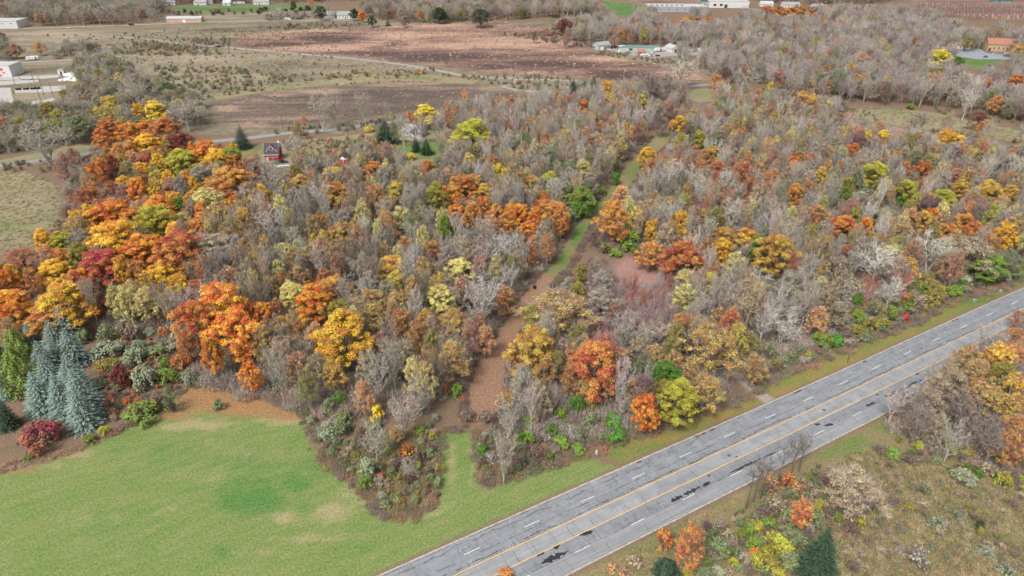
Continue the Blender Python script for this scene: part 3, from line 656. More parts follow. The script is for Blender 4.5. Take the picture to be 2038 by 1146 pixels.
# nominal shrub: 3 m tall, radius 2
def shrub(seed, fill=1.0, stems=70, size=.17, nc=30):
    r = np.random.default_rng(seed); g = Geo(); b = Geo(); C = []
    for i in range(nc):
        th = r.uniform(0, 6.28); el = r.random()**.7; rr = 1.75*math.sqrt(max(0.03, 1-el*el*.9))*r.random()**.35; C.append((rr*math.cos(th), rr*math.sin(th), .35+2.1*el))
    C = np.array(C)
    for c in C:
        n = int(46*fill*r.uniform(.5, 1.4)); d = unit(r.normal(0, 1, (n, 3))+[0, 0, .5]); p = c+d*(r.random((n, 1))**.5)*r.uniform(.45, .8)
        p[:, 2] = np.maximum(p[:, 2], .06); g.leaves(p, d+[0, 0, .4], size, np.full(n, r.random()), r)
    m = stems; th = r.uniform(0, 6.28, m); a = np.stack([.3*np.cos(th), .3*np.sin(th), np.zeros(m)], 1)*r.random((m, 1))
    e = C[r.integers(0, nc, m)]*[1, 1, 1.08]+r.normal(0, .3, (m, 3)); e[:, 2] = np.maximum(e[:, 2], .3); mid = (a+e)/2+[0, 0, .15]
    b.ribbons(a, mid, .05, r, .8); b.ribbons(mid, e, .04, r, .4)
    k = r.integers(0, m, m*2); q = mid[k]+(e[k]-mid[k])*r.random((m*2, 1)); b.ribbons(q, q+unit(r.normal(0, .7, (m*2, 3))+[0, 0, 1])*r.uniform(.3, .8, (m*2, 1)), .03, r, .4)
    return b, g
def thicket(seed, leafy=.5, n=170):
    r = np.random.default_rng(seed); b = Geo(); g = Geo(); th = r.uniform(0, 6.28, n); rr = 1.6*np.sqrt(r.random(n))
    a = np.stack([rr*np.cos(th), rr*np.sin(th), np.zeros(n)], 1); e = a+unit(r.normal(0, .42, (n, 3))+[0, 0, 1])*r.uniform(.6, 2.1, (n, 1)); b.ribbons(a, e, .055, r, .4)
    k = r.integers(0, n, n*2); n = n*2; q = a[k]+(e[k]-a[k])*r.uniform(.3, 1, (n, 1)); b.ribbons(q, q+unit(r.normal(0, 1, (n, 3))+[0, 0, .5])*r.uniform(.2, .6, (n, 1)), .035, r, .4)
    n = n//2; m = int(n*leafy*2.2); k = r.integers(0, n, m); q = a[k]+(e[k]-a[k])*r.uniform(.25, 1, (m, 1))+r.normal(0, .12, (m, 3)); q[:, 2] = np.abs(q[:, 2])
    g.leaves(q, np.tile([0, 0, 1.], (m, 1)), .13, r.random(m), r); return b, g
def tuft(seed, n=60, h=.8, rad=.8):
    r = np.random.default_rng(seed); g = Geo(); th = r.uniform(0, 6.28, n); rr = rad*np.sqrt(r.random(n)); a = np.stack([rr*np.cos(th), rr*np.sin(th), np.zeros(n)], 1)
    e = a+unit(r.normal(0, .5, (n, 3))+[0, 0, 1])*h*r.uniform(.4, 1.2, (n, 1)); g.ribbons(a, e, .07, r, .25)
    m = n//2; k = r.integers(0, n, m); g.leaves(e[k], np.tile([0, 0, 1.], (m, 1)), .10, r.random(m), r); return g

P_DENSE = [leafy_tree(s, 1.0, twigs=60, top=tp, wob=lb, nlobe=nl) for s, tp, lb, nl in ((1, .62, .22, 34), (2, .7, .3, 30), (3, .55, .15, 38), (4, .8, .3, 32), (5, .66, .36, 36), (6, .6, .2, 42))]
P_SPARSE = [leafy_tree(s, fl, twigs=1300, size=.13, top=.6, wob=.3) for s, fl in ((11, .42), (12, .62), (13, .30), (14, .52), (15, .36))]
P_BARE = [bare_tree(21, 4.4, .3, 1.25), bare_tree(22, 4.8, .2, 1.1, stems=3), bare_tree(23, 3.9, .36, 1.4, 11, stems=2), bare_tree(24, 4.6, .22, 1.25, 14), bare_tree(25, 5.0, .3, .9, 13), bare_tree(26, 4.2, .24, 1.35, 14, stems=3)]
P_SLIM = [bare_tree(81, 3.2, .45, .9, 7, .045, nj=4), bare_tree(82, 2.8, .5, .9, 6, .045, nj=4)]
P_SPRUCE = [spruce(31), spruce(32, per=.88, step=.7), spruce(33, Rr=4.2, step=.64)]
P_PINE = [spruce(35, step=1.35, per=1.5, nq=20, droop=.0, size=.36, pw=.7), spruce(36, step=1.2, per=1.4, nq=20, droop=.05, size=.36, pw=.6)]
P_ARBOR = [arbor(41), arbor(42)]
P_SHRUB = [shrub(51), shrub(52, .8, 90), shrub(53, 1.2, 50)]
P_THIN = [shrub(55, .28, 150), shrub(56, .16, 190), shrub(57, .4, 120)]
P_THICK = [thicket(61), thicket(62, .25), thicket(63, .9), thicket(64, .0)]
P_TUFT = [tuft(71), tuft(72, 50, .6), tuft(73, 70, 1.0, .7)]
def parts_of(P, nameb, nameg, gm):
    return [[(b.mesh(nameb, M_BARK), 0), (g.mesh(nameg, gm), 1)] if len(q) == 2 else [(q[0].mesh('trunk', M_BARK), 0), (q[1].mesh('branches', M_BARK), 0), (q[2].mesh(nameg, gm), 1)] for q in P for b, g in (q[:2],)]
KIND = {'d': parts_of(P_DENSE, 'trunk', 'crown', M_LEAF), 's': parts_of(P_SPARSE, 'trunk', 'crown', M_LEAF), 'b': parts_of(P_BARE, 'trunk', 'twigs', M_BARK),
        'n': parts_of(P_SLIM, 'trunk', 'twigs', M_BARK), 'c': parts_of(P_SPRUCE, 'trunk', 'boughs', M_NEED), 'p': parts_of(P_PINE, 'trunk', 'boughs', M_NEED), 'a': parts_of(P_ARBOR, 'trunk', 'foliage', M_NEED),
        'u': parts_of(P_SHRUB, 'stems', 'foliage', M_LEAF), 'v': parts_of(P_THIN, 'stems', 'foliage', M_LEAF)}
def stuff_coll(name, P, gm):
    c = bpy.data.collections.new(name)
    for i, bg_ in enumerate(P):
        me = joined('%s_form' % name, bg_, [M_BARKS]*(len(bg_)-1)+[gm]) if isinstance(bg_, tuple) else bg_.mesh('%s_form' % name, gm)
        c.objects.link(bpy.data.objects.new('%s_form_%d' % (name, i), me))
    return c
C_STUFF = {'d': stuff_coll('far_leafy_tree', P_DENSE, M_LEAFS), 's': stuff_coll('far_thin_tree', P_SPARSE, M_LEAFS), 'b': stuff_coll('far_bare_tree', P_BARE, M_BARKS),
           'c': stuff_coll('far_conifer', P_SPRUCE, M_NEEDS), 'u': stuff_coll('far_shrub', P_SHRUB, M_LEAFS), 'v': stuff_coll('far_thin_shrub', P_THIN, M_LEAFS),
           't': stuff_coll('thicket', P_THICK, M_LEAFS), 'g': stuff_coll('weed_tuft', P_TUFT, M_LEAFS)}

def scatter(name, coll, rows, label, cat, group=None):
    """rows: (x, y, z, rotz, sxy, sz, idx, tint, btint) -> ONE object that instances the forms on its points"""
    if not rows: return
    n = len(rows); me = bpy.data.meshes.new(name); me.vertices.add(n)
    me.vertices.foreach_set('co', np.array([r_[:3] for r_ in rows], np.float32).ravel())
    def at_(k, ty, arr, fld): a = me.attributes.new(k, ty, 'POINT'); a.data.foreach_set(fld, np.asarray(arr).ravel())
    at_('rot', 'FLOAT_VECTOR', np.array([(0, 0, r_[3]) for r_ in rows], np.float32), 'vector')
    at_('scl', 'FLOAT_VECTOR', np.array([(r_[4], r_[4], r_[5]) for r_ in rows], np.float32), 'vector')
    at_('pick', 'INT', np.array([r_[6] for r_ in rows], np.int32), 'value')
    at_('tint', 'FLOAT_COLOR', np.array([(*r_[7], 1) for r_ in rows], np.float32), 'color')
    at_('btint', 'FLOAT_COLOR', np.array([(*r_[8], 1) for r_ in rows], np.float32), 'color')
    o = link(name, me); ng = bpy.data.node_groups.new(name, 'GeometryNodeTree')
    ng.interface.new_socket('Geometry', in_out='INPUT', socket_type='NodeSocketGeometry'); ng.interface.new_socket('Geometry', in_out='OUTPUT', socket_type='NodeSocketGeometry')
    N = ng.nodes; L = ng.links; gi = N.new('NodeGroupInput'); go = N.new('NodeGroupOutput'); ci = N.new('GeometryNodeCollectionInfo'); ip = N.new('GeometryNodeInstanceOnPoints')
    ci.inputs['Collection'].default_value = coll; ci.inputs['Separate Children'].default_value = True; ci.inputs['Reset Children'].default_value = True
    ip.inputs['Pick Instance'].default_value = True
    def na(k, ty): a = N.new('GeometryNodeInputNamedAttribute'); a.data_type = ty; a.inputs['Name'].default_value = k; return a.outputs['Attribute']
    L.new(gi.outputs[0], ip.inputs['Points']); L.new(ci.outputs[0], ip.inputs['Instance']); L.new(na('pick', 'INT'), ip.inputs['Instance Index'])
    er = N.new('FunctionNodeEulerToRotation'); L.new(na('rot', 'FLOAT_VECTOR'), er.inputs[0]); L.new(er.outputs[0], ip.inputs['Rotation'])
    L.new(na('scl', 'FLOAT_VECTOR'), ip.inputs['Scale']); L.new(ip.outputs[0], go.inputs[0])
    md = o.modifiers.new('grow', 'NODES'); md.node_group = ng
    return tag(o, label, cat, group, 'stuff')
# ================================================================== colours (linear) and their names
PAL = {'or': ((.62, .185, .018), 'orange'), 'bo': ((.70, .235, .020), 'bright golden orange'), 'ru': ((.52, .155, .035), 'rust orange'), 'rr': ((.46, .135, .042), 'rust red'), 'cr': ((.47, .060, .040), 'crimson'),
  'dr': ((.20, .045, .040), 'dark red'), 'br': ((.50, .20, .045), 'brownish orange'), 'go': ((.60, .31, .022), 'gold'), 'yo': ((.72, .37, .018), 'golden yellow'), 'gb': ((.46, .265, .050), 'golden brown'),
  'tg': ((.46, .27, .085), 'tan'), 'ye': ((.66, .47, .035), 'yellow'), 'py': ((.60, .50, .16), 'pale yellow'), 'yg': ((.36, .33, .035), 'yellow green'), 'ol': ((.25, .21, .04), 'olive'),
  'gr': ((.085, .19, .022), 'green'), 'bg': ((.165, .265, .03), 'bright green'), 'pk': ((.40, .17, .12), 'pinkish red'), 'pu': ((.17, .08, .09), 'purplish'), 'sg': ((.27, .30, .19), 'silvery green'),
  'gg': ((.18, .22, .10), 'grey green'), 'bs': ((.165, .225, .185), 'blue green'), 'dg': ((.035, .066, .034), 'dark green'), 'ag': ((.155, .215, .035), 'yellowish green'), 'pe': ((.58, .27, .12), 'peach'),
  'tn': ((.38, .29, .19), 'beige'), 'bn': ((.20, .14, .105), 'brown'), 'wh': ((.445, .41, .365), 'whitish'), 'gy': ((.35, .31, .262), 'grey'), 'rb': ((.25, .055, .045), 'dark red'), 'mv': ((.36, .255, .255), 'mauve'), 'pl': ((.33, .285, .275), 'lilac grey'), 'dk': ((.22, .185, .155), 'dark grey')}
FEAT = '''
T1 850 985 150 150 ru d
T1 1010 1020 170 150 or d
T1 1135 985 140 110 or d
T1 1275 985 215 170 rr d|large round rust red tree
T1 1140 1100 190 130 yo d
T1 800 1085 140 180 ru d
T1 1400 1080 220 130 dr d|dark red tree
T1 1600 1120 170 90 or d
T1 860 860 125 140 ye s
T1 1085 850 105 120 go d
T1 1210 850 170 140 ye d
T1 765 875 85 100 ye s
T1 370 840 125 100 ol d
T1 445 885 110 90 yg s
T1 160 950 140 130 yg s
T1 420 975 120 80 bg d
T1 20 930 80 70 or s
T1 850 765 130 60 ye s
T1 1880 1060 100 190 dg c|dark spruce
T1 330 1060 340 170 gy b|big bare oak by the country road
T1 600 960 200 150 gg s
T1 240 1000 150 150 gy s
T1 305 355 85 65 or s
T1 110 360 100 50 pk s
T1 865 130 45 80 pk s
T1 1100 80 60 60 pe s
T1 1250 50 45 45 dk d
T1 1440 860 220 180 gy b
T1 1060 680 230 170 gy b
T1 720 480 80 140 gy b
T1 1160 660 70 90 dg d
T1 1280 660 130 70 gg d
T1 1200 720 110 110 gy b
T2 1680 1010 300 190 yg d|yellow green willow
T2 1320 870 175 130 ye d|bright yellow tree behind the grey house
T2 1020 960 60 330 gy b
T2 1000 1020 150 210 dg c
T2 500 880 170 260 gy b
T2 600 870 130 300 gy b
T2 840 860 120 260 gy b
T2 1420 960 140 220 gy b
T2 1200 890 70 70 or s
T2 1290 985 110 170 gy b
T2 1140 1000 120 190 gy b
T2 1080 1010 70 150 gg s
T2 1230 1000 90 90 gy b
T2 370 940 45 90 or s
T2 320 960 70 60 tg s
T2 1050 890 30 50 ye s
T2 880 1000 90 60 ye u
T2 1510 950 60 50 or s
T2 2000 780 100 110 tg s
T2 1625 740 60 80 pe b
T2 500 85 80 90 dg d
T2 760 100 65 75 dg d
T2 825 115 65 60 or d
T2 970 90 30 40 or s
T2 1040 68 35 25 or d
T2 900 145 60 50 dg d
T2 1025 165 40 45 dg c
T2 190 110 180 90 gy b
T2 430 25 50 60 or s
T2 560 50 60 110 gy b
T2 290 35 40 60 dg d
T2 1430 100 110 100 dg d
T2 1750 110 160 110 dg s
T2 1160 150 70 60 dk d
T3 475 670 85 130 dg c|dark spruce pair in the grey wood
T3 635 630 70 80 dg c
T3 560 660 60 70 dg c
T3 745 680 105 130 go d|gold tree beside the dark spruces
T3 760 770 120 110 go s
T3 1590 610 100 90 or s
T3 555 820 105 100 ru d
T3 440 780 90 90 rr s
T3 370 770 90 70 br s
T3 410 195 120 110 dr d
T3 510 170 50 50 go s
T3 1000 780 110 110 ye s
T3 1020 740 60 60 gr d
T3 1310 940 110 100 go d
T3 1250 960 60 70 or s
T3 1330 1060 120 70 yg d
T3 1460 1060 130 100 yg d
T3 925 925 60 50 or s
T3 1025 890 60 60 or s
T3 675 890 40 50 or s
T3 870 980 100 90 go s
T3 935 1020 60 130 ye s
T3 690 970 80 80 pe s
T3 1160 960 90 140 pu s
T3 1350 155 90 40 go d
T3 1440 150 80 45 rr d
T3 1530 150 60 55 or d
T3 1280 160 60 30 or d
T3 1600 660 80 50 or s
T3 1720 680 60 40 bg u
T3 1900 720 140 70 or s
T3 2010 670 60 70 yg d
T3 780 230 60 60 pe s
T3 855 260 70 110 br s
T3 790 300 60 60 pk s
T3 920 290 50 70 pk s
T3 430 270 70 120 pk s
T3 170 265 60 60 pu s
T3 1640 290 40 40 gy b
T3 1240 330 110 260 gy b
T3 1420 330 140 220 gy b
T3 1600 500 160 170 gy b
T3 1820 630 200 180 gy b
T3 1320 560 260 200 gy b
T3 1130 690 300 250 dk b
T3 250 240 60 70 pe s
T3 1790 1040 120 120 br s
T4 30 80 90 80 rr d
T4 120 80 90 90 rr d
T4 210 90 100 80 ru d
T4 300 85 110 80 br d
T4 370 95 60 60 ru d
T4 105 115 40 35 yo d
T4 400 125 40 30 rr d
T4 320 32 50 25 or s
T4 530 75 25 25 yo d
T4 80 220 60 60 br s
T4 255 215 90 50 br s
T4 1380 440 155 120 ye d|large yellow tree before the car park
T4 1350 555 155 75 ol d|rounded olive tree
T4 1340 600 150 60 ru s
T4 350 780 190 160 go s
T4 60 670 55 70 ye d
T4 240 725 80 50 br s
T4 1990 620 130 100 or s
T4 1745 650 80 110 or s
T4 940 1050 115 90 ye d|small pale yellow tree
T4 1450 1070 200 140 go d|golden brown tree past the open meadow
T4 1730 960 100 70 or s
T4 910 990 110 110 br s
T4 1390 160 70 40 or s
T4 590 590 200 130 gg s
T4 400 350 110 80 yg s
T4 310 380 70 70 ol s
T4 750 430 160 60 pe s
T4 945 415 60 40 tg s
T4 560 450 100 30 bg u
T4 570 765 45 45 bg u
T4 430 735 60 50 gr u
T4 150 710 60 40 gr u
T4 1150 830 90 45 bg u
T4 1420 875 50 30 bg u
T4 1690 900 130 90 dr s
T4 1510 470 110 70 gr d
T4 1160 365 30 50 dg d
T4 2000 390 90 120 yo s
T4 1950 370 90 80 tg s
T4 1500 320 110 120 gy b
T4 1250 940 120 120 dk b
T4 1600 800 140 180 wh b
M1 1420 160 250 210 yg d|green gold oak
M1 1580 85 190 120 or d
M1 1695 120 190 150 yo d
M1 1800 110 180 120 bg d
M1 1810 160 140 150 ru d
M1 1800 300 290 230 br d|broad rust orange dome
M1 1970 175 140 80 dr d
M1 505 195 155 230 pk s|pinkish tree alone by the meadow
M1 640 470 120 220 rr s
M1 700 150 110 90 pu u
M1 530 560 95 140 pk s
M1 1070 380 150 220 or d
M1 1225 280 125 130 ye s
M1 1010 240 120 200 ol s
M1 1130 150 130 140 cr s
M1 1045 150 160 150 pe s
M1 880 230 100 260 dr d
M1 800 250 90 250 ru d
M1 870 370 110 140 rr s
M1 960 400 120 160 pk s
M1 820 430 120 130 pk s
M1 850 515 270 130 or d
M1 760 590 130 120 or d
M1 1225 480 240 130 or d
M1 1195 620 300 260 yg d|green and gold oak
M1 1395 490 110 120 gr d|small dark green tree
M1 1420 430 80 50 or s
M1 1430 610 145 140 py s
M1 1020 610 180 170 ru d
M1 880 730 340 260 yo d|broad golden yellow tree
M1 1110 840 280 260 or d
M1 780 960 270 270 cr d|crimson maple
M1 1410 850 310 370 rr d|tall rust red tree
M1 1260 1020 240 190 yo d
M1 950 990 120 250 go d
M1 1060 1010 150 220 br d
M1 620 900 170 240 ol d
M1 475 780 155 170 yg d
M1 490 890 140 140 ru d
M1 160 900 240 190 rr s
M1 420 970 220 120 yo d
M1 250 1040 150 140 or s
M1 165 1050 95 160 dg c
M1 50 1040 120 120 or d
M1 25 965 80 70 gr d
M1 600 680 200 220 tg s
M1 1600 440 270 180 py s
M1 1720 560 220 200 tg s
M1 1910 620 180 240 go s
M1 1660 820 300 240 tn s
M1 1790 1040 210 160 pe s
M1 1330 350 150 120 pk s
M1 1560 260 180 160 gy s
M1 1960 250 110 180 wh b
M1 1900 420 130 160 wh b
M1 600 780 150 200 gy b
L1 490 110 370 270 go d|tan and gold oak
L1 60 110 250 150 bo d
L1 80 215 200 150 or d
L1 365 265 270 210 br d|round brownish orange tree over the spruces
L1 60 320 130 120 tg s
L1 1720 190 345 430 bo d|bright orange oak crown
L1 1500 340 260 460 ru d
L1 1880 210 230 180 or d
L1 1990 250 110 200 ru d
L1 1830 510 340 640 bo d|tall bright orange oak at the lawn corner
L1 1950 720 150 230 or d
L1 1640 560 140 300 or d
L1 1440 480 120 260 ru s
L1 440 160 90 200 bs c
L1 500 330 190 300 bs c
L1 410 420 170 260 bs c
L1 540 500 190 300 bs c
L1 330 600 170 300 bs c
L1 360 720 190 320 bs c
L1 550 730 200 340 bs c
L1 290 850 190 320 bs c
L1 460 870 190 340 bs c
L1 610 860 200 380 bs c|blue spruce nearest the lawn
L1 620 970 200 330 bs c|front blue spruce
L1 420 560 150 240 bs c
L1 240 420 130 220 bs c
L1 120 480 130 230 ag a
L1 130 750 190 480 ag a|tall yellowish green cypress
L1 10 620 110 260 dg a
L1 20 1010 120 260 dg c
L1 10 800 90 220 bs c
L1 835 400 150 160 gg u
L1 985 370 210 220 tn v|tan twiggy shrub
L1 830 500 270 130 sg u|wide silvery shrub mound
L1 1165 395 130 90 sg u
L1 1085 510 130 130 sg u
L1 1050 585 210 170 sg u
L1 1230 530 210 120 gg u
L1 1390 470 190 190 sg u
L1 1120 740 220 210 sg u
L1 760 780 160 110 sg u
L1 1290 640 100 110 bg u
L1 1300 740 200 160 ag u
L1 1470 760 135 180 sg u|silvery shrub closest to the orange oak
L1 930 740 190 210 dr u|dark red shrub
L1 1270 400 110 100 rr u
L1 1420 620 190 150 rr u
L1 1100 1010 330 230 ag u|big olive mound shrub at the lawn edge
L1 1340 950 170 200 ag v
L1 1700 960 100 100 gg u
L1 835 640 190 120 ol u
L1 1060 290 100 80 bg u
L1 760 270 110 140 rr u
L1 835 185 100 110 cr u
L1 1210 210 170 110 rr v
L1 860 960 120 170 rr v
L1 640 420 150 130 gg u
L1 1270 290 130 100 ol v
L1 960 270 140 80 gr u
L1 1230 920 120 110 bn v
B1 300 70 340 270 rb u|rounded dark red bush in front of the blue spruces
B1 680 90 140 80 ag u
B1 790 40 110 90 yg u
B1 210 240 90 60 gr u
L2 440 155 265 300 or d|vivid red orange maple
L2 680 480 370 560 go d|tall gold tree
L2 600 660 150 130 go s
L2 650 190 200 130 ol d
L2 280 90 180 210 py d|pale yellow tree
L2 60 240 150 200 or d
L2 210 320 140 150 go s
L2 160 200 110 170 ru s
L2 900 110 200 140 tg s
L2 930 260 200 230 gb s
L2 1090 130 180 160 tg s
L2 1130 320 200 300 br s
L2 1260 420 130 320 br s
L2 1320 260 150 130 go s
L2 1540 330 260 270 gb s
L2 1530 590 250 300 gb s|tall golden brown tree beside the leafy strip
L2 1430 120 190 230 py d|pale lemon tree
L2 1540 110 140 180 tn s
L2 1760 150 270 330 wh b|broad white barked leafless tree
L2 1940 130 150 230 br s
L2 1750 290 130 150 pk s
L2 1790 410 130 170 pe s
L2 940 730 210 270 gy b|small grey bush tree with upright twigs
L2 1565 860 110 150 bg u|bright green sapling beside the leafy strip
L2 945 1020 140 150 ye u|small yellow tree
L2 910 950 110 80 or u
L2 650 920 130 140 gr u
L2 570 990 140 160 gg u
L2 680 1050 180 140 gg u
L2 430 1080 90 80 sg u
L2 560 1120 200 90 sg u
L2 350 520 220 220 wh b
L2 100 640 110 260 gy b
L2 330 640 180 260 pe s
L2 1640 1040 170 150 bn v
L2 1800 1060 180 150 bn v
L2 1960 900 140 160 tg s
L2 1960 1030 160 190 gy b
L2 1100 750 110 150 gr u
L2 1160 850 70 90 tg u
L2 1140 1010 260 200 gy b
L2 1300 980 150 140 gg v
L2 1400 1060 80 70 sg u
L2 1280 840 180 180 gy b
L2 1480 850 90 110 rr v
L2 780 900 80 170 gy b
L2 720 1140 120 90 gg v
B2 540 40 190 150 sg u
B2 640 20 140 150 gg u
B2 760 220 50 60 bg u
B2 850 330 170 190 sg u|grey green shrub on the lawn edge
B2 830 430 170 140 ag u
B2 950 410 70 110 cr u|small crimson bush
B2 1160 430 100 150 pu v
B2 1150 190 140 130 or v|low bush of red orange leaves
B2 1060 50 100 120 tg s
B2 900 110 170 250 gy b
B2 1250 40 110 90 ag u
B2 1240 220 130 130 bn v
B2 1330 170 100 110 bn v
B2 990 200 90 60 ag u
B2 1040 280 80 70 sg u
B2 1100 390 100 90 ol v
B2 1160 330 110 120 gy b
B2 1740 160 90 200 bn v
B2 1710 320 90 180 bn v
B2 1750 420 90 80 bn v
B2 1880 200 200 330 gy b|grey leafless tree at the strip mouth
B2 1740 320 60 50 ag u
B2 1890 350 70 60 bg u
B2 1900 1110 150 100 br u
L3 380 200 400 350 tg s
L3 150 260 140 220 yg s
L3 510 100 130 210 ol d|olive gold tree at the strip bend
L3 160 520 330 380 gb d|broad gold tree by the strip
L3 50 600 120 250 br s
L3 250 660 150 180 br s
L3 350 620 140 200 ol s
L3 640 710 370 580 rr d|rust red oak
L3 460 580 130 250 pe s
L3 450 740 130 260 br s
L3 570 830 120 180 gb s
L3 840 600 150 250 pe s
L3 940 820 130 160 go s
L3 1030 1000 180 280 or d|orange tree beside the green maple
L3 1180 690 240 180 gr d|green maple
L3 1300 900 280 340 yg d|yellow maple by the highway
L3 1170 850 190 190 ol d
L3 1330 300 210 170 br s
L3 1100 560 180 180 tg s
L3 1260 600 140 160 tg s
L3 1560 500 330 420 gb s|broad golden brown tree by the driveway
L3 1500 830 260 280 gb s
L3 1390 720 140 260 tg s
L3 1830 200 320 370 wh b
L3 1680 150 200 230 wh b
L3 1960 320 180 260 wh b
L3 1480 130 200 170 gy b
L3 1340 90 200 180 py s
L3 1850 480 180 220 ol s
L3 1890 640 150 200 tg s
L3 700 150 240 230 gy s
L3 880 380 240 260 gy b
L3 1080 420 240 220 gy b
L3 600 380 120 140 wh b
L3 790 230 90 200 pk s
L3 130 1090 130 90 bg u
L3 300 960 120 300 wh b
L3 380 1030 120 120 bg u
L3 500 960 150 160 gr u
L3 620 960 120 120 ol u
L3 780 1080 210 140 gr u
L3 620 1080 180 150 gg v
L3 860 960 130 160 gy b
L3 1420 990 140 90 bg u
L3 1620 880 90 90 gg u
L3 1880 760 90 110 pu v
B3 120 90 120 110 bg u
B3 300 40 130 120 gr u
B3 380 130 150 120 bg u
B3 500 180 150 110 bg u
B3 520 60 140 130 gg v
B3 800 90 160 130 gr u
B3 330 280 150 90 bn v
B3 180 200 160 130 bn v
B3 60 280 130 110 bn v
B3 1165 890 170 230 rr u|rust red shrub
B3 1350 890 200 330 or s|orange tree on the far verge
B3 1580 930 220 190 gg u|blue grey bush
B3 1170 1080 130 140 dg a
B3 930 1030 120 110 tn u
B3 760 1080 110 90 pe v
B3 850 1110 110 70 pe v
B3 1330 1110 110 70 yg u
B3 1450 1110 150 110 gg u
B3 1560 1100 120 90 sg u
B3 1480 780 110 160 pu v
B3 1580 760 140 130 tn v
B3 1720 960 130 110 gg u
B3 1860 760 150 120 yg u
B3 1850 900 200 160 ag u
B3 1900 1030 200 180 yg u
B3 1960 720 90 90 ag u
B3 1850 970 110 110 or v
B3 1650 820 140 90 tn v
B3 1720 1080 110 90 gg u
B3 1980 880 110 120 ol u
M2 340 320 180 140 tg d
M2 360 270 70 50 or s
M2 610 380 210 150 br d
M2 930 420 160 230 br s
M2 1090 400 160 210 ye s
M2 1080 320 90 50 ru s
M2 920 200 160 90 ru d
M2 1335 195 95 110 ru d
M2 600 225 200 90 ye s
M2 640 175 120 70 br s
M2 1400 430 180 240 ol d
M2 1415 340 100 70 or d
M2 1600 360 250 230 br d|broad brownish orange tree in the middle wood
M2 1700 300 140 100 gb d
M2 1780 400 150 150 gb d
M2 1560 430 90 90 or d
M2 1560 530 160 100 or d
M2 1770 480 120 120 ru d
M2 1690 560 130 210 br d
M2 1870 560 130 160 br d
M2 1830 640 120 160 pe s
M2 1890 220 120 100 ye d
M2 1900 290 140 100 yg s
M2 1470 660 110 200 bg d|slim bright green tree
M2 1990 540 130 130 or d
M2 1960 640 140 180 br d
M2 1130 590 140 190 py s
M2 650 710 200 160 tg d
M2 700 670 110 100 pe s
M2 1050 950 220 150 yo s
M2 1170 800 150 150 br s
M2 1370 850 210 180 br s
M2 1590 980 190 150 py d
M2 1680 860 90 110 ye s
M2 100 640 200 220 wh b
M2 1560 660 110 220 wh b
M2 1780 1050 170 200 wh b
M2 1940 830 180 230 wh b
M2 120 330 200 240 wh b
M2 90 220 200 160 wh b
M2 480 440 160 200 wh b
M2 1340 600 170 160 wh b
M2 290 60 180 160 gy b
M2 530 1020 130 110 ru s
M2 330 1040 160 160 tg s
M2 600 1090 260 110 br d
M2 420 1110 110 100 or d
M2 260 1115 120 100 py s
M2 450 790 80 160 ye s
M2 200 850 190 160 py s
M2 620 580 80 130 pk s
M2 250 450 70 170 ye s
M2 930 600 60 70 or s
M2 330 800 120 100 py s
M2 1090 1060 170 130 ye s
M2 1230 700 160 120 gy b
M2 830 340 70 60 ye s
M2 1210 120 80 60 ye u
M2 1245 30 65 110 dg p
M2 1325 40 90 120 dg p|small open pine on the yard lawn
M2 1550 120 150 230 gy b
M2 1420 170 120 120 gg s
M2 1240 240 80 90 gg s
M2 1850 110 70 60 gg u
M2 1740 130 90 70 gg u
M2 800 30 110 50 gg u
M2 760 10 90 40 gr u
M2 1900 900 100 110 pe s
M2 730 1120 90 60 br s
M2 740 960 130 130 gy s
M2 1420 1070 140 120 ye s
M2 1090 740 90 110 pe s
M2 880 760 90 110 pe s
M3 780 600 225 300 br d|tall brownish orange tree beside the mown strip
M3 855 400 140 130 pe d
M3 1050 100 130 120 go d|gold tree overhanging the strip
M3 1175 125 100 110 ru s
M3 1250 180 120 110 go s
M3 1080 190 120 120 br s
M3 1300 110 80 110 ru s
M3 1420 80 80 120 ru s
M3 1490 110 80 110 br s
M3 1560 110 120 150 gb d
M3 1470 190 90 110 ru s
M3 1600 220 160 170 rr s
M3 1800 230 190 180 rr s
M3 1920 220 120 120 br s
M3 1990 310 110 160 ru s
M3 1940 350 90 110 ru s
M3 1320 30 80 70 pk s
M3 540 440 180 190 ag d
M3 430 380 120 130 gg d
M3 530 540 190 150 gr u|deep green bush beside the mown strip
M3 290 280 150 110 yg d
M3 550 220 150 180 py s
M3 590 340 110 110 gg s
M3 810 295 100 100 gr u
M3 460 590 110 120 gg u
M3 700 390 80 90 bg u
M3 620 480 90 110 gg u
M3 830 200 70 100 gg u
M3 150 320 160 140 go s
M3 300 520 240 160 br d
M3 380 600 120 240 br d
M3 180 580 130 150 or d
M3 60 560 140 170 or d
M3 120 680 150 130 or d
M3 250 450 110 110 ru d
M3 270 820 100 240 br s|slender brownish orange tree at the strip edge
M3 150 880 100 160 or s
M3 140 450 110 200 wh b
M3 330 390 140 200 wh b
M3 760 160 120 180 wh b
M3 80 170 140 180 wh b
M3 200 110 130 180 gy b
M3 300 110 140 200 gg s
M3 900 760 240 180 bg u|bright green bush below the orange tree
M3 800 870 130 70 bg u
M3 960 850 90 90 gr u
M3 720 830 110 110 ol v
M3 1065 500 130 120 tg s
M3 1085 690 120 190 go d
M3 1310 620 150 170 go d
M3 1490 600 120 170 gb s
M3 1320 730 130 110 go s
M3 1640 750 180 200 gb d
M3 1630 820 160 140 go d
M3 1830 760 170 190 go d
M3 1900 850 130 240 gr d|deep green tree among the gold trees
M3 1650 900 100 140 or d
M3 1080 860 170 170 br d
M3 1330 870 290 210 rr d|rust red tree over the clearing
M3 1230 900 110 160 br s
M3 1980 830 120 150 gb s
M3 1340 460 120 120 yg s
M3 1215 480 130 130 tg s
M3 1190 300 140 200 wh b
M3 1120 330 120 200 wh b
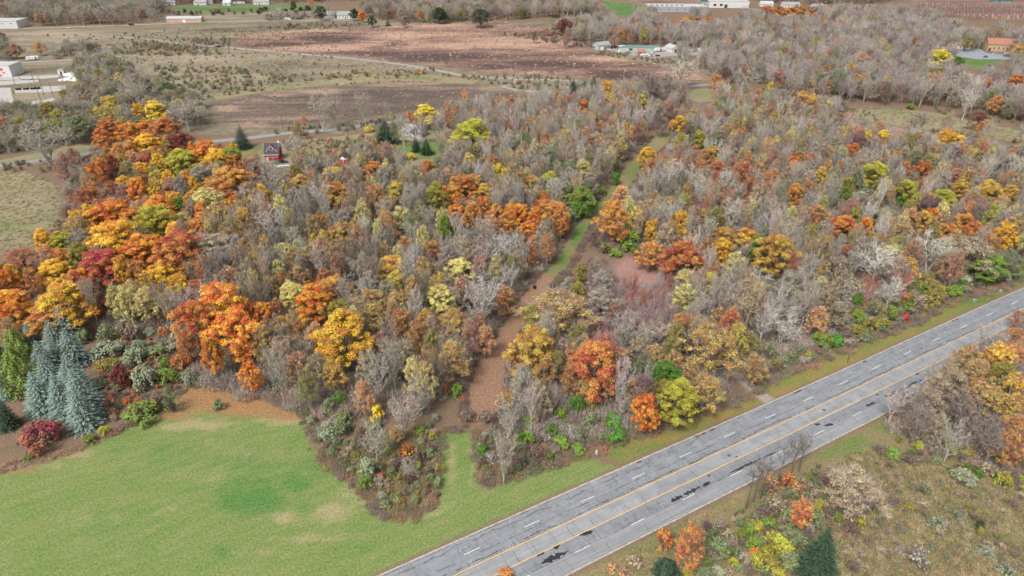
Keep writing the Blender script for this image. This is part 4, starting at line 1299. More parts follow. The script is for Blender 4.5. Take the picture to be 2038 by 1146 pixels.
M3 1280 250 140 180 wh b
M3 1400 280 150 170 wh b
M3 1480 390 150 210 wh b
M3 1560 430 150 220 wh b
M3 1740 400 170 150 wh b
M3 1720 560 160 200 wh b
M3 1810 570 140 220 wh b
M3 1960 560 150 240 wh b
M3 1400 640 130 230 wh b
M3 840 630 60 220 wh b
M3 540 1020 95 150 ol d|small olive tree at the clearing
M3 510 1130 90 70 go s
M3 1350 1060 130 160 py s
M3 1540 1080 130 150 ye s
M3 650 950 110 110 tn s
M3 700 1080 160 170 gy s
M3 1920 1080 170 160 wh b
M3 1430 450 70 90 cr s
M3 1360 530 60 70 rr s
M3 1840 470 80 90 or s
M3 1850 680 80 110 ru s
M3 940 420 110 110 gy b
M3 1000 370 110 120 pu v
M3 1630 590 50 110 dr s
M3 1860 110 80 60 bg s
M3 1950 120 120 70 yg s
M3 640 740 90 150 pu s
M4 700 80 120 150 rr d
M4 1250 220 140 150 rr d
M4 1500 270 120 130 pk d
M4 1545 370 140 150 gb d
M4 1760 400 200 220 gb d|pair of golden brown trees at the right edge
M4 1920 420 140 170 gb d
M4 240 160 100 110 or d
M4 80 290 160 170 br s
M4 450 280 120 170 gb d
M4 880 250 220 180 yg d|vase shaped olive yellow tree
M4 650 330 120 120 ol d
M4 640 400 120 120 ag d
M4 1130 360 180 140 yg d
M4 1090 480 150 110 gr u
M4 810 420 190 130 sg u
M4 1410 410 180 100 yg d
M4 545 490 100 100 gr u
M4 250 430 140 210 br d
M4 350 370 110 160 br s
M4 410 580 200 200 br s
M4 630 650 200 160 ru d
M4 680 610 80 80 go s
M4 805 625 115 90 or d|small vivid orange tree
M4 1300 550 120 90 or d
M4 1260 610 140 160 gb d
M4 1380 620 120 130 tg s
M4 1440 690 160 130 br d
M4 1560 630 160 160 br d
M4 1650 680 140 140 rr d
M4 1890 730 170 230 go d|gold tree at the right edge
M4 1150 560 140 110 pe s
M4 1090 670 140 130 tg s
M4 1160 740 90 90 or s
M4 1240 700 90 80 ru s
M4 100 860 260 330 gb d|large golden brown tree
M4 650 860 130 140 rr s
M4 430 830 100 120 dr s
M4 480 990 110 170 gb s
M4 1000 870 200 160 py s
M4 1120 930 160 110 yo s
M4 1030 770 130 80 yg s
M4 1790 960 190 180 bg d|bright yellow green tree above the verge
M4 1680 1030 140 100 ag u
M4 1650 870 300 270 tn s
M4 1910 930 200 200 gg s
M4 1880 1060 120 100 sg u
M4 2000 800 80 130 bg u
M4 220 570 110 160 py s
M4 370 700 110 150 yg s
M4 1970 230 110 200 wh b
M4 1740 230 110 220 wh b
M4 200 740 200 190 wh b
M4 380 850 200 220 wh b
M4 420 980 80 220 wh b
M4 900 960 300 300 wh b|broad white barked leafless tree above the verge
M4 1330 860 260 270 wh b|wide leafless tree with pinkish twigs
M4 270 1050 220 160 wh b
M4 1080 1080 160 140 pk b
M4 720 950 130 160 gy b
M4 560 870 110 150 gy b
M4 960 560 190 110 gg s
M4 520 1070 160 100 tn v
M4 700 1100 220 100 tn u
M4 1260 1080 240 110 ol u
M4 1580 1090 130 90 sg u
M4 1720 1100 120 70 ag u
M4 930 290 100 60 ol s
M4 1110 200 90 110 or s
M4 1670 230 70 120 ru s
M4 1920 270 120 110 br s
L4 350 150 220 330 wh b
L4 110 170 200 280 wh b
L4 1000 80 200 210 wh b
L4 170 330 230 230 wh b
L4 240 90 100 80 yg s
L4 740 170 120 180 gr u
L4 740 280 140 130 bg u
L4 770 390 130 110 bg u|brightest green bush on the verge
L4 570 460 180 130 gr u
L4 430 440 130 110 bg u
L4 540 330 120 110 gr u
L4 660 420 130 130 bn v|round brown thicket on the verge
L4 1110 280 80 80 cr u
L4 1110 140 90 110 ru u
L4 860 230 150 140 gg v
L4 950 330 130 90 ol u
L4 860 310 100 80 py v
L4 600 210 160 150 tn s
L4 430 250 140 150 pe s
L4 1330 130 200 150 ol u
L4 1500 80 150 110 bg u
L4 1330 60 170 120 ol u
L4 1230 160 120 120 tn v
L4 1690 30 110 70 bn v
L4 1560 20 110 80 gr u
L4 60 560 150 160 gg v
L4 280 550 110 140 gg v
L4 60 680 100 90 bn v
L4 1840 590 250 280 yo s
L4 1950 560 180 220 or s|orange topped tree over the highway
L4 1960 820 190 260 yo s
L4 1850 720 220 220 ol d
L4 1600 560 180 170 tg s
L4 1680 690 180 210 tg s
L4 1500 790 240 220 tn s
L4 1360 820 200 230 tn s
L4 1300 900 180 200 tn s
L4 1720 880 220 230 tg s
L4 1900 950 220 200 gb s
L4 1990 280 110 130 rr s
L4 1360 720 160 160 gy b
L4 1780 420 200 170 gy b
L4 1560 950 260 200 dk b
L4 1220 1050 200 150 dk b
L4 1400 1040 120 90 bg u
L4 1650 1080 280 140 dk b
L4 1950 1080 180 140 br s
B4 450 960 205 390 dg c|dark spruce
B4 310 650 140 210 or s|orange sapling
B4 400 650 130 120 yg u
B4 430 590 120 90 yg u
B4 1330 740 130 140 sg u|pale silvery bush alone in the rough field
B4 1655 780 85 110 dg u|small dark green bush alone in the rough field
B4 1520 380 240 160 sg u
B4 1330 270 120 90 gg u
B4 1400 160 170 110 yg u
B4 1180 150 110 90 yg u
B4 980 190 170 90 ag u
B4 1560 210 150 120 ol u
B4 1780 240 160 110 gr u
B4 1840 420 130 150 yg u
B4 1700 330 150 130 tn v
B4 1930 260 90 100 rr v
B4 700 420 380 240 tn s|tan half bare tree
B4 1210 470 180 130 gg v
B4 1700 960 170 130 sg v
B4 1860 1080 180 110 sg v
B4 1200 1000 200 190 gy v
B4 570 720 80 110 bg u
B4 680 790 170 140 bn v
B4 750 740 80 90 yg u
B4 110 600 200 180 tn v
B4 200 700 180 150 gg u
B4 60 750 130 120 ag u
B4 120 880 260 170 yg u
B4 210 1030 190 170 gg u
B4 40 980 120 160 yg u
B4 340 1090 160 110 pe v
B4 130 1110 140 90 yg u
B4 350 780 120 100 wh v
B4 190 420 130 150 or v
B4 60 440 150 160 pe v
B4 480 400 160 90 pu v
B4 900 170 150 90 bn v
B4 1230 590 120 70 tn v
B4 1820 640 90 50 tn v
B4 1100 220 200 90 bn v
B4 1260 700 60 50 gg v
B4 1750 120 200 200 dk b
B4 1450 60 200 170 gy b
B4 1880 120 200 180 br s
'''
CROP = {'T1': (0, 0), 'T2': (510, 0), 'T3': (1020, 0), 'T4': (1518, 0), 'M1': (0, 280), 'M2': (510, 280), 'M3': (1020, 280), 'M4': (1518, 280), 'L1': (0, 560), 'L2': (510, 560), 'L3': (1020, 560), 'L4': (1518, 560),
        'B1': (0, 846), 'B2': (510, 846), 'B3': (1020, 846), 'B4': (1518, 846)}
def vary(c, a=.10): 
    k = 1+rnd.uniform(-a, a); return tuple(min(.95, max(.004, x*k*(1+rnd.uniform(-a*.4, a*.4)))) for x in c)
def muted(c, f, k=.08):
    return tuple(x*(1-k)+y*k for x, y in zip(c, (.36, .33, .29))) if f == 's' else c
BARKS = [(.17, .15, .135), (.22, .20, .18), (.13, .115, .105), (.25, .235, .22), (.17, .14, .13)]
def fit(px, py, wpx, hpx, form):
    """photo ellipse of a crown -> base point, crown radius, total height"""
    shrubby = form in 'uv'; k = {'u': 1.0, 'v': 1.0, 'c': 1.0, 'p': 1.0, 'a': 1.0}.get(form, 1.3)
    z = 1.5 if shrubby else 9.0; top = py-hpx/2; cyp = py
    for _ in range(6):
        x, y = at(px, cyp, z); dep = proj(x, y, z)[2]; s = FPX/dep; a = wpx/2/s; de = TH+math.atan((cyp-CY)/FPX)
        b = math.sqrt(max(1e-3, (hpx/2/s)**2-(a*math.sin(de))**2))/math.cos(de) if hpx/2/s > a*math.sin(de) else .3*a
        if shrubby: b = min(max(b, .42*a), 1.1*a); Ht = 2*b
        elif form in 'cpa': Ht = min(max(2*b, 2.9*a), 15.0)
        else:
            Ht = 2.6*min(max(b, .85*a), 2.4*a)
            lo = 6.0 if wpx*1.0/s < 5 else max(12.5, 2.1*a+1.5); Ht = min(max(Ht, lo), 21)
        bb = Ht/(2*k); z = Ht-bb
        hp = 2*s*math.hypot(a*math.sin(de), bb*math.cos(de)); cyp = top+hp/2
    x, y = at(px, cyp, z); return x, y, a*(1.0 if shrubby else 1.36 if form == 'c' else 1.16), Ht
PLANTS = []      # dicts: x y a H form tint bark feat desc col
for ln in FEAT.strip().splitlines():
    ln, _, desc = ln.partition('|'); c, px, py, wp, hp, col, form = ln.split(); ox, oy = CROP[c]; k = 3.819 if c[0] == 'B' else 3.919
    if col == 'wh' and not desc and rnd.random() < .55: col = rnd.choice(('gy', 'gy', 'tn')); wp = float(wp)*.85
    px, py, wp, hp = ox+float(px)/k, oy+float(py)/k, float(wp)/k, float(hp)/k
    x, y, a, Ht = fit(px, py, wp, hp, form)
    tint = muted(vary(PAL[col][0], .07), form)
    PLANTS.append(dict(x=x, y=y, a=a, H=Ht, form=form, tint=tint, bark=tint if form == 'b' else rnd.choice(BARKS), feat=True, desc=desc, col=col, px=px, py=py, wp=wp, hp=hp))
SLIM = [(1484, 1013, 14.5, 'slender leafless tree before the highway, leftmost of six'), (1499, 998, 14, 'slender leafless tree before the highway, second of six'), (1512, 992, 13, 'slender leafless tree before the highway, third of six'), (1543, 973, 16, 'slender leafless tree before the highway, tallest and fourth of six'), (1570, 958, 15, 'slender leafless tree before the highway, fifth of six'), (1589, 938, 12, 'slender leafless tree before the highway, rightmost of six')]
for px, py, Ht, lab in SLIM:
    x, y = at(px, py); PLANTS.append(dict(x=x, y=y, a=2.3, H=Ht, form='n', tint=vary((.15, .125, .105), .1), bark=(.13, .11, .095), feat=True, desc=lab, col='dk', px=px, py=py-45, wp=30, hp=80))
# ================================================================== filling the woods
def W(s):     # 'form.col:weight ...'
    o = []; 
    for tok in s.split(): k, wt = tok.split(':'); f, c = k.split('.'); o.append((f, c, float(wt)))
    return o
ZONES = [
 ('in the orange grove', [(195, 345), (330, 300), (480, 330), (530, 420), (420, 470), (430, 560), (420, 620), (330, 640), (180, 620), (100, 560), (0, 640), (-140, 660), (-140, 560), (40, 535), (140, 500), (185, 430)],
  6.2, 'd.or:2.2 d.ru:2.2 d.go:1.4 d.gb:1.4 d.rr:1.2 d.yo:.8 s.pe:.9 s.br:1.4 s.gb:1 d.ol:.5 s.rr:.8', (11, 15), (3.0, 4.6)),
 ('in the reddish clearing', [(1190, 552), (1225, 538), (1325, 552), (1348, 600), (1345, 680), (1300, 725), (1200, 720), (1140, 680), (1135, 620)], 2.6, 'b.pk:1.2 b.mv:4 b.gy:1.4 b.pu:.6', (5, 9), (.9, 1.6)),
 ('in the wood left of the mown strip', [(190, 660), (370, 690), (400, 760), (500, 800), (640, 830), (760, 840), (850, 820), (915, 770), (950, 690), (1020, 600), (1072, 535), (1098, 505), (1110, 470), (1165, 405), (1215, 345), (1270, 288), (1285, 262), (1180, 262), (1080, 300), (960, 318), (880, 328), (760, 335), (640, 352), (540, 345), (480, 330), (360, 395), (280, 470), (180, 560)],
  4.2, 'b.wh:.7 b.gy:2.6 b.dk:1.2 b.tn:1.4 s.go:.25 s.ye:.3 s.ol:.4 s.tn:2.6 s.tg:1.3 s.py:1.5 s.pe:.5 s.gb:.5 s.gy:2.2 s.br:.25 s.pk:.5 s.gg:.5', (13, 18), (2.5, 3.9)),
 ('in the wood behind the grey house', [(880, 250), (960, 238), (1060, 222), (1160, 208), (1280, 196), (1350, 190), (1360, 205), (1330, 240), (1290, 262), (1180, 265), (1060, 292), (960, 300), (900, 290)],
  4.8, 'b.gy:4 b.tn:1 b.dk:1 b.wh:1.2 s.tn:1 s.pk:.7 s.br:.6 s.pe:.6', (13, 17), (2.8, 4.2)),
 ('in the wood right of the mown strip', [(1018, 720), (1010, 850), (1080, 880), (1250, 862), (1330, 838), (1400, 812), (1445, 780), (1430, 730), (1480, 735), (1520, 740), (1600, 700), (1660, 675), (1720, 650), (1780, 630), (1850, 590), (1950, 555), (2050, 515), (2250, 415), (2250, 345), (2038, 295), (1900, 276), (1780, 256), (1690, 242), (1560, 215), (1420, 205), (1360, 240), (1330, 300), (1290, 345), (1240, 395), (1200, 440), (1185, 500), (1250, 495), (1330, 530), (1350, 600), (1330, 640), (1240, 660), (1180, 620), (1150, 560), (1110, 600), (1050, 670)],
  4.4, 'b.wh:.8 b.gy:2.8 b.dk:1.4 b.tn:1 b.pk:.4 s.go:.25 s.ye:.25 s.yg:.35 s.ol:.4 s.tn:2.2 s.tg:1.0 s.py:.7 s.br:.6 s.gb:.35 s.rr:.3 s.pu:.4 s.pk:.5 s.gg:.6 s.gy:1.2', (13, 18), (2.5, 3.9)),
 ('in the grey wood beyond the open meadow', [(1430, 172), (1500, 168), (1560, 196), (1660, 202), (1760, 210), (1880, 218), (2038, 250), (2350, 290), (2350, 60), (2038, 52), (1900, 46), (1760, 36), (1650, 32), (1560, 42), (1450, 44), (1330, 36), (1240, 42), (1170, 52), (1100, 68), (1130, 84), (1180, 88), (1320, 92), (1430, 98), (1430, 130)],
  6.4, 'b.gy:4 b.dk:2 b.pl:3 b.wh:.6 s.gy:1 s.yg:.25 s.go:.15 s.tn:.7 s.pu:.5 s.pk:.35 s.br:.3 s.gg:.3', (13, 18), (3.3, 5.0)),
 ('in the strip of grey trees before the storage yard', [(1320, 118), (1420, 112), (1430, 135), (1420, 146), (1350, 130)], 6.0, 'b.gy:4 b.wh:1 b.dk:2', (14, 18), (2.6, 3.6)),
 ('in the far wood at the top left', [(-300, 50), (0, 30), (40, 48), (100, 52), (200, 50), (310, 45), (325, 26), (330, 10), (640, 4), (1100, -10), (1100, -36), (-300, -36)], 9.5, 'b.gy:5 b.dk:2 s.tn:1.4 s.gg:.5 s.pk:.2 s.ol:.3', (12, 17), (4.2, 6)),
 ('in the far wood behind the stubble field', [(725, 34), (780, 44), (860, 47), (960, 42), (1100, 36), (1180, 33), (1210, 36), (1190, 14), (1120, 6), (900, 6), (760, 18), (720, 22)], 8.5, 'b.gy:5 b.dk:2.4 s.tn:1 s.gg:.9 s.ol:.4 s.pe:.3 s.br:.2', (12, 17), (4.2, 6)),
 ('in the far trees at the top edge', [(1120, -2), (1180, -10), (1180, -20), (500, -30), (500, -2), (800, 2)], 11, 'b.gy:4 b.dk:2 s.tn:1 s.gg:1', (11, 15), (4.5, 6)),
 ('in the far wood at the top right', [(1560, 10), (1760, 8), (1800, -6), (1800, -30), (1500, -30), (1470, -4)], 10, 'b.gy:4 b.dk:2.5 s.tn:1', (11, 15), (4.5, 6)),
 ('in the scrub wood at the left edge', [(-250, 250), (0, 215), (120, 205), (180, 190), (150, 150), (170, 118), (210, 122), (270, 150), (330, 185), (400, 215), (420, 245), (340, 262), (240, 275), (140, 290), (40, 305), (-250, 330)], 7.2, 'b.gy:3.2 b.dk:1 s.gg:2 s.tn:1.4 s.ol:1.0 s.yg:.35 s.py:.3', (8, 13), (3, 4.4)),
 ('in the scrub north of the broken concrete', [(-200, 130), (0, 122), (110, 118), (170, 108), (200, 100), (150, 92), (110, 84), (60, 72), (-200, 72)], 8.5, 'b.gy:3 b.dk:1.4 s.gg:1.4 s.tn:1 s.pu:.3', (6, 10), (3, 4.4)),
 ('among the trees at the right frame edge', [(1760, 850), (1850, 790), (1940, 730), (2060, 670), (2250, 560), (2350, 700), (2250, 980), (2060, 960), (1950, 930), (1850, 900)], 5.0, 'b.dk:3 b.gy:2 s.br:1.4 s.tn:1.2 s.gb:.8', (9, 13), (2.6, 3.8)),
 ('in the belt between the orange grove and the side meadow', [(130, 340), (190, 320), (240, 360), (260, 440), (220, 520), (150, 560), (90, 520), (120, 470), (145, 420)], 5.5, 'b.gy:3 s.pk:1.5 s.rr:.6 s.tn:1.4 s.gg:.8', (7, 12), (2.6, 4)),
]
PROTECT = [(x, y, r_) for x, y, r_ in [(905, 800, 1)] if False]
for (x0, y0), (x1, y1) in zip(ST_L[2:], ST_L[3:]): pass
mids = [((a[0]+b[0])/2, (a[1]+b[1])/2, abs(b[0]-a[0])*.48) for a, b in zip(ST_L, ST_R[::-1])]
PROTECT += mids + [(1250, 522, 26), (1285, 535, 22), (1498, 765, 12), (1470, 740, 9), (545, 305, 26), (560, 330, 14), (834, 264, 8), (838, 294, 30), (790, 280, 12), (687, 318, 10), (490, 298, 12), (660, 262, 30), (740, 246, 26),
            (1400, 170, 22), (1400, 188, 22), (1720, 224, 24), (1780, 235, 26), (1850, 240, 26), (1920, 255, 26), (2000, 272, 24), (1985, 95, 26), (1935, 104, 24), (1912, 93, 8), (1940, 124, 20), (1990, 124, 18), (1197, 93, 16), (1240, 98, 16), (1280, 102, 22), (1330, 102, 14),
            (1230, 14, 16), (1240, 24, 16), (1340, 17, 30), (1440, 8, 30), (20, 47, 22), (370, 38, 30), (60, 165, 40), (20, 180, 20), (100, 175, 20), (20, 135, 20), (500, 8, 20), (420, 8, 20), (600, 8, 12), (640, 32, 40), (1225, 8, 20), (1950, 22, 40), (2020, 25, 30), (1900, 12, 30), (1985, 4, 16), (70, 62, 60), (240, 60, 30)]
GRID = {}
def gput(x, y, a): GRID.setdefault((int(x//8), int(y//8)), []).append((x, y, a))
def gfree(x, y, a, k):
    i, j = int(x//8), int(y//8)
    for u in range(i-1, i+2):
        for v in range(j-1, j+2):
            for (X, Y, A) in GRID.get((u, v), ()):
                if (X-x)**2+(Y-y)**2 < (k*(a+A))**2: return False
    return True
for P in PLANTS: gput(P['x'], P['y'], P['a'] if P['form'] not in 'uv' else P['a']*.5)
KEEPG = [gpoly(ST_L+ST_R), gpoly(lawn_edge[:12]+[(800, 1300), (-260, 1300)])]
FF = [(P['px'], P['py'], P['wp']/2*.85, P['hp']/2*.85, P['y'], {'d': .62, 's': .3, 'b': .3, 'n': .2, 'c': .5, 'a': .5, 'p': .5, 'u': .35, 'v': .2}[P['form']]) for P in PLANTS]
FFA = np.array(FF)
PRA = np.array([(x, y, r_, at(x, y)[1]) for x, y, r_ in PROTECT])
def blocked(x, y, a, Ht):
    px, py, dep = proj(x, y, Ht*.62); s = FPX/dep; hw, hh = a*s*.9, Ht*.42*s
    near = PRA[:, 3] > y-1
    if np.any(near & ((((PRA[:, 0]-px)/(hw+PRA[:, 2]))**2+((PRA[:, 1]-py)/(hh+PRA[:, 2]*.8))**2) < 1)): return True
    f = FFA[:, 4] > y-2
    return bool(np.any(f & (((FFA[:, 0]-px)/(FFA[:, 2]+hw*FFA[:, 5]))**2+((FFA[:, 1]-py)/(FFA[:, 3]+hh*FFA[:, 5]))**2 < 1)))
def zone_pts(poly, sp, k=4.0, seed=0):
    Q = np.array(gpoly(poly)); r = np.random.default_rng(seed); x0, y0 = Q.min(0); x1, y1 = Q.max(0)
    n = int((x1-x0)*(y1-y0)/(sp*sp)*k); X = r.uniform(x0, x1, n); Y = r.uniform(y0, y1, n); m = pt_in(Q, X, Y)
    px, py, _ = proj(X, Y, 8.0); m &= (px > -170) & (px < 2210) & (py > -70) & (py < 1300)
    return list(zip(X[m], Y[m]))
def pickmix(mix):
    u = rnd.random()*sum(m[2] for m in mix)
    for f, c, wt in mix:
        u -= wt
        if u <= 0: return f, c
    return mix[-1][:2]
for zi, (phrase, poly, sp, mix, hr, ar) in enumerate(ZONES):
    mix = W(mix); cnt = 0
    for x, y in zone_pts(poly, sp, 3.2, zi):
        a = rnd.uniform(*ar); k = sp/(2*(ar[0]+ar[1])*.5)*1.0
        if not gfree(x, y, a, min(.62, k)): continue
        Ht = rnd.uniform(*hr)
        if blocked(x, y, a, Ht): continue
        f, c = pickmix(mix); tint = muted(vary(PAL[c][0], .16), f); gput(x, y, a)
        PLANTS.append(dict(x=x, y=y, a=a, H=Ht, form=f, tint=tint, bark=vary(tint, .05) if f == 'b' else rnd.choice(BARKS), feat=False, zone=phrase, col=c)); cnt += 1
# row scrub on the open land
SCRUB = [([(220, 92), (300, 84), (430, 100), (440, 110), (330, 112), (220, 108)], 6.5, 'v.bn:2 v.gg:2 v.tn:2 u.ol:.5', (2, 4)), ([(330, 82), (460, 74), (470, 92), (380, 92)], 8, 'v.bn:3 v.dk:2', (2, 3.5)),
 ([(300, 132), (480, 136), (600, 160), (640, 158), (480, 175), (330, 165)], 8, 'v.bn:2 v.gg:3 v.tn:2 u.ol:.6 u.gg:.7', (1.8, 3.6)), ([(350, 168), (520, 160), (530, 180), (420, 195), (360, 190)], 7, 'v.gg:3 u.gg:1 v.tn:2', (1.8, 3.4)),
 ([(520, 152), (700, 144), (860, 138), (890, 150), (720, 158), (540, 164)], 8, 'v.bn:2 v.gg:1 u.ol:.7 v.dr:.6 u.ye:.2', (1.6, 3)), ([(870, 148), (1040, 150), (1170, 160), (1160, 182), (1040, 180), (930, 160)], 7.5, 'v.bn:2 v.gg:2 u.gg:.8 v.rr:.5 u.ol:.4', (1.6, 3.4)),
 ([(540, 262), (760, 240), (1000, 214), (1110, 200), (1100, 210), (900, 236), (700, 260), (560, 275)], 6, 'v.bn:2 v.gy:2 v.gg:2 u.ol:.7 v.tn:2 u.gr:.2', (1.6, 3.4)), ([(560, 285), (700, 275), (780, 268), (800, 300), (780, 330), (600, 330)], 5, 'v.tn:3 v.gg:2 u.gg:.6 v.pe:1.2 v.bn:2', (1.8, 3.4)),
 ([(1000, 70), (1100, 64), (1180, 84), (1240, 98), (1230, 104), (1080, 84)], 7, 'v.bn:2 v.pu:2 v.rr:1 u.gg:.5', (2, 4)), ([(1170, 100), (1330, 116), (1430, 140), (1420, 146), (1300, 124), (1180, 108)], 6, 'v.bn:2 v.rr:1 u.gg:.6 v.tn:2', (1.6, 3)),
 ([(500, 56), (560, 50), (720, 46), (720, 52), (560, 60)], 9, 'v.bn:3 v.tn:1 v.or:.3', (2, 4)), ([(520, 36), (600, 28), (690, 34), (600, 40), (530, 42)], 8, 'v.gy:3 v.bn:2', (3, 6)),
 ([(330, 26), (650, 18), (660, 24), (480, 30), (340, 32)], 14, 'u.dg:1.4 v.dk:3 u.gg:.6', (3, 6)), ([(0, 330), (130, 310), (190, 315), (180, 345), (60, 345), (0, 345)], 6, 'v.bn:2 v.gg:2 v.dr:1 u.gg:.7', (1.5, 3)),
 ([(60, 500), (120, 470), (150, 430), (190, 560), (110, 560)], 5, 'v.bn:2 v.gg:2 v.pk:1.3', (1.6, 3.4)), ([(900, 316), (1060, 296), (1150, 300), (1100, 340), (960, 350)], 5, 'v.rr:2 v.gg:2 v.bn:2 u.gg:.6', (1.5, 3.2)),
 ([(1600, 205), (1700, 214), (1760, 240), (1700, 245), (1600, 222)], 7, 'v.bn:2 v.gg:2 u.gr:.3', (1.5, 3)), ([(1780, 256), (1900, 262), (2038, 285), (2200, 320), (2038, 300), (1900, 280)], 6, 'v.bn:3 v.tn:2', (1.5, 3)), ([(1860, 216), (2038, 246), (2200, 280), (2200, 288), (2038, 256), (1860, 224)], 6, 'v.bn:2 v.gg:2 u.gr:.4', (1.6, 3)),
 ([(160, 100), (330, 60), (700, 48), (700, 110), (860, 140), (900, 160), (460, 185), (400, 215), (330, 185), (220, 120)], 14, 'v.bn:3 v.gg:2 v.dk:2 v.tn:1.5 u.ol:.3', (.8, 2.0)), ([(-100, 66), (150, 70), (300, 66), (330, 80), (180, 84), (60, 70), (-100, 72)], 11, 'v.bn:2 v.tn:2 v.gg:1', (1, 2.6)),
 # shrub fringes close by
 ([(190, 700), (300, 640), (360, 690), (370, 760), (330, 800), (250, 830), (210, 850)], 2.6, 'v.rr:2 v.gg:1.6 v.bn:2 u.gg:1 u.rr:.6 v.tn:1', (1.2, 2.4)),
 ([(630, 860), (760, 850), (860, 850), (880, 900), (874, 990), (820, 1010), (770, 1015), (700, 945), (640, 890)], 2.2, 'v.bn:2 v.gg:2.4 v.tn:1.2 v.ol:1.6 u.ol:.7 u.gg:1.2 u.sg:.5 v.pu:.4', (1.1, 2.8)),
 ([(952, 880), (985, 850), (1100, 880), (1180, 870), (1250, 862), (1240, 885), (1150, 905), (1050, 935), (965, 962)], 2.2, 'v.bn:3 v.gg:2 u.gr:.9 u.bg:.4 v.pu:.6 v.gy:1.5', (1.4, 3.2)),
 ([(1510, 745), (1600, 712), (1680, 685), (1790, 640), (1850, 600), (1950, 565), (2050, 530), (2050, 545), (1900, 596), (1830, 636), (1720, 678), (1600, 728)], 2.4, 'v.gg:2.2 u.gr:1 u.ol:1.2 u.bg:.35 v.bn:1.6 v.tn:1.4 v.gy:1.2', (1.6, 3.8)),
 ([(1540, 740), (1640, 655), (1760, 595), (1900, 535), (2050, 475), (2050, 530), (1850, 605), (1700, 685)], 3.2, 'u.ol:2 v.gg:2 u.ag:1.2 u.gr:.8 v.ol:1 v.yg:1', (2.6, 5.2)),
 ([(1380, 1100), (1480, 1010), (1560, 950), (1640, 930), (1700, 960), (1660, 1040), (1600, 1110), (1560, 1146), (1420, 1146)], 2.1, 'v.tn:2 v.gg:2 u.yg:1.0 u.gg:1.4 u.ag:1 v.bn:1.4 v.pe:.6 u.ol:.6', (1.6, 3.8)),
 ([(1740, 890), (1830, 850), (1960, 900), (2060, 940), (2060, 990), (1960, 960), (1850, 930), (1760, 910)], 3.2, 'v.bn:3 v.gg:1.2 u.ol:.6 u.gr:.4 u.yg:.4 v.pu:.6', (1.2, 2.4)),
 ([(1650, 960), (1760, 920), (1900, 960), (2060, 1000), (2060, 1160), (1700, 1160), (1660, 1060)], 4.0, 'v.tn:2.4 v.bn:2 v.gg:2 v.gy:1.4 u.ol:.3', (.8, 2.4)),
 ([(1130, 560), (1180, 520), (1230, 600), (1330, 640), (1320, 700), (1220, 690), (1150, 640)], 3.6, 'v.pk:1.5 v.pu:3 v.gy:2 v.bn:1', (1.6, 3.4))]
for zi, (poly, sp, mix, hr) in enumerate(SCRUB):
    mix = W(mix)
    for x, y in zone_pts(poly, sp, 1.6, 100+zi):
        Ht = rnd.uniform(*hr); a = Ht*rnd.uniform(.5, .8)
        if not gfree(x, y, a, .5): continue
        s_, q_ = road_sq(x, y)
        if -1.5 < q_ < RW+2.5: continue
        f, c = pickmix(mix); tint = vary(PAL[c][0], .16); gput(x, y, a*.7)
        PLANTS.append(dict(x=x, y=y, a=a, H=Ht, form=f, tint=tint, bark=vary((.24, .20, .18), .2), feat=False, zone='', col=c))
# orchard rows at the top right
ORCH = []
for i in range(44):
    for j in range(7):
        px = 1828+i*6.2; py = 12+j*4.2+i*.18
        x, y = at(px, py); x += rnd.uniform(-1, 1); ORCH.append((x, y, 0, rnd.uniform(0, 6.28), .42, .36, rnd.randrange(5), vary((.34, .25, .23), .15), vary((.27, .19, .18), .15)))

# ------------------------------------------------------------------ split into individuals and the mass beyond
NOM = {'n': (2.4, 16.), 'd': (4.6, 16.), 's': (4.6, 16.), 'b': (4.5, 16.), 'c': (3.5, 16.), 'p': (3.6, 16.), 'a': (2.6, 16.), 'u': (2.15, 2.9), 'v': (2.1, 2.9)}
NAME = {'n': ('slender_tree', 'tree'), 'd': ('autumn_tree', 'tree'), 's': ('thinning_tree', 'tree'), 'b': ('bare_tree', 'tree'), 'c': ('spruce_tree', 'conifer'), 'p': ('pine_tree', 'conifer'), 'a': ('cypress_tree', 'conifer'), 'u': ('shrub', 'shrub'), 'v': ('twiggy_shrub', 'shrub')}
GROUP = {'n': 'slender leafless trees before the highway', 'd': 'full crowned autumn trees of the woods', 's': 'half bare autumn trees of the woods', 'b': 'leafless trees of the woods', 'c': 'spruces', 'p': 'small pines on the yard lawn', 'a': 'columnar cypresses at the left edge', 'u': 'leafy shrubs', 'v': 'twiggy half bare shrubs'}
IND, REST = {}, {}
for f in 'dsbcpauvn':
    L_ = [P for P in PLANTS if P['form'] == f]
    for P in L_:
        px, py, dep = proj(P['x'], P['y'], P['H']*.5); P['ppx'], P['ppy'], P['dep'] = px, py, dep
        P['sz'] = P['a']/dep*(1.0 if -20 < px < 2058 and -20 < py < 1170 else .2)*(1.25 if P['feat'] else 1.0)
    L_.sort(key=lambda P: -P['sz']); n = 300
    IND[f], REST[f] = L_[:n], L_[n:]
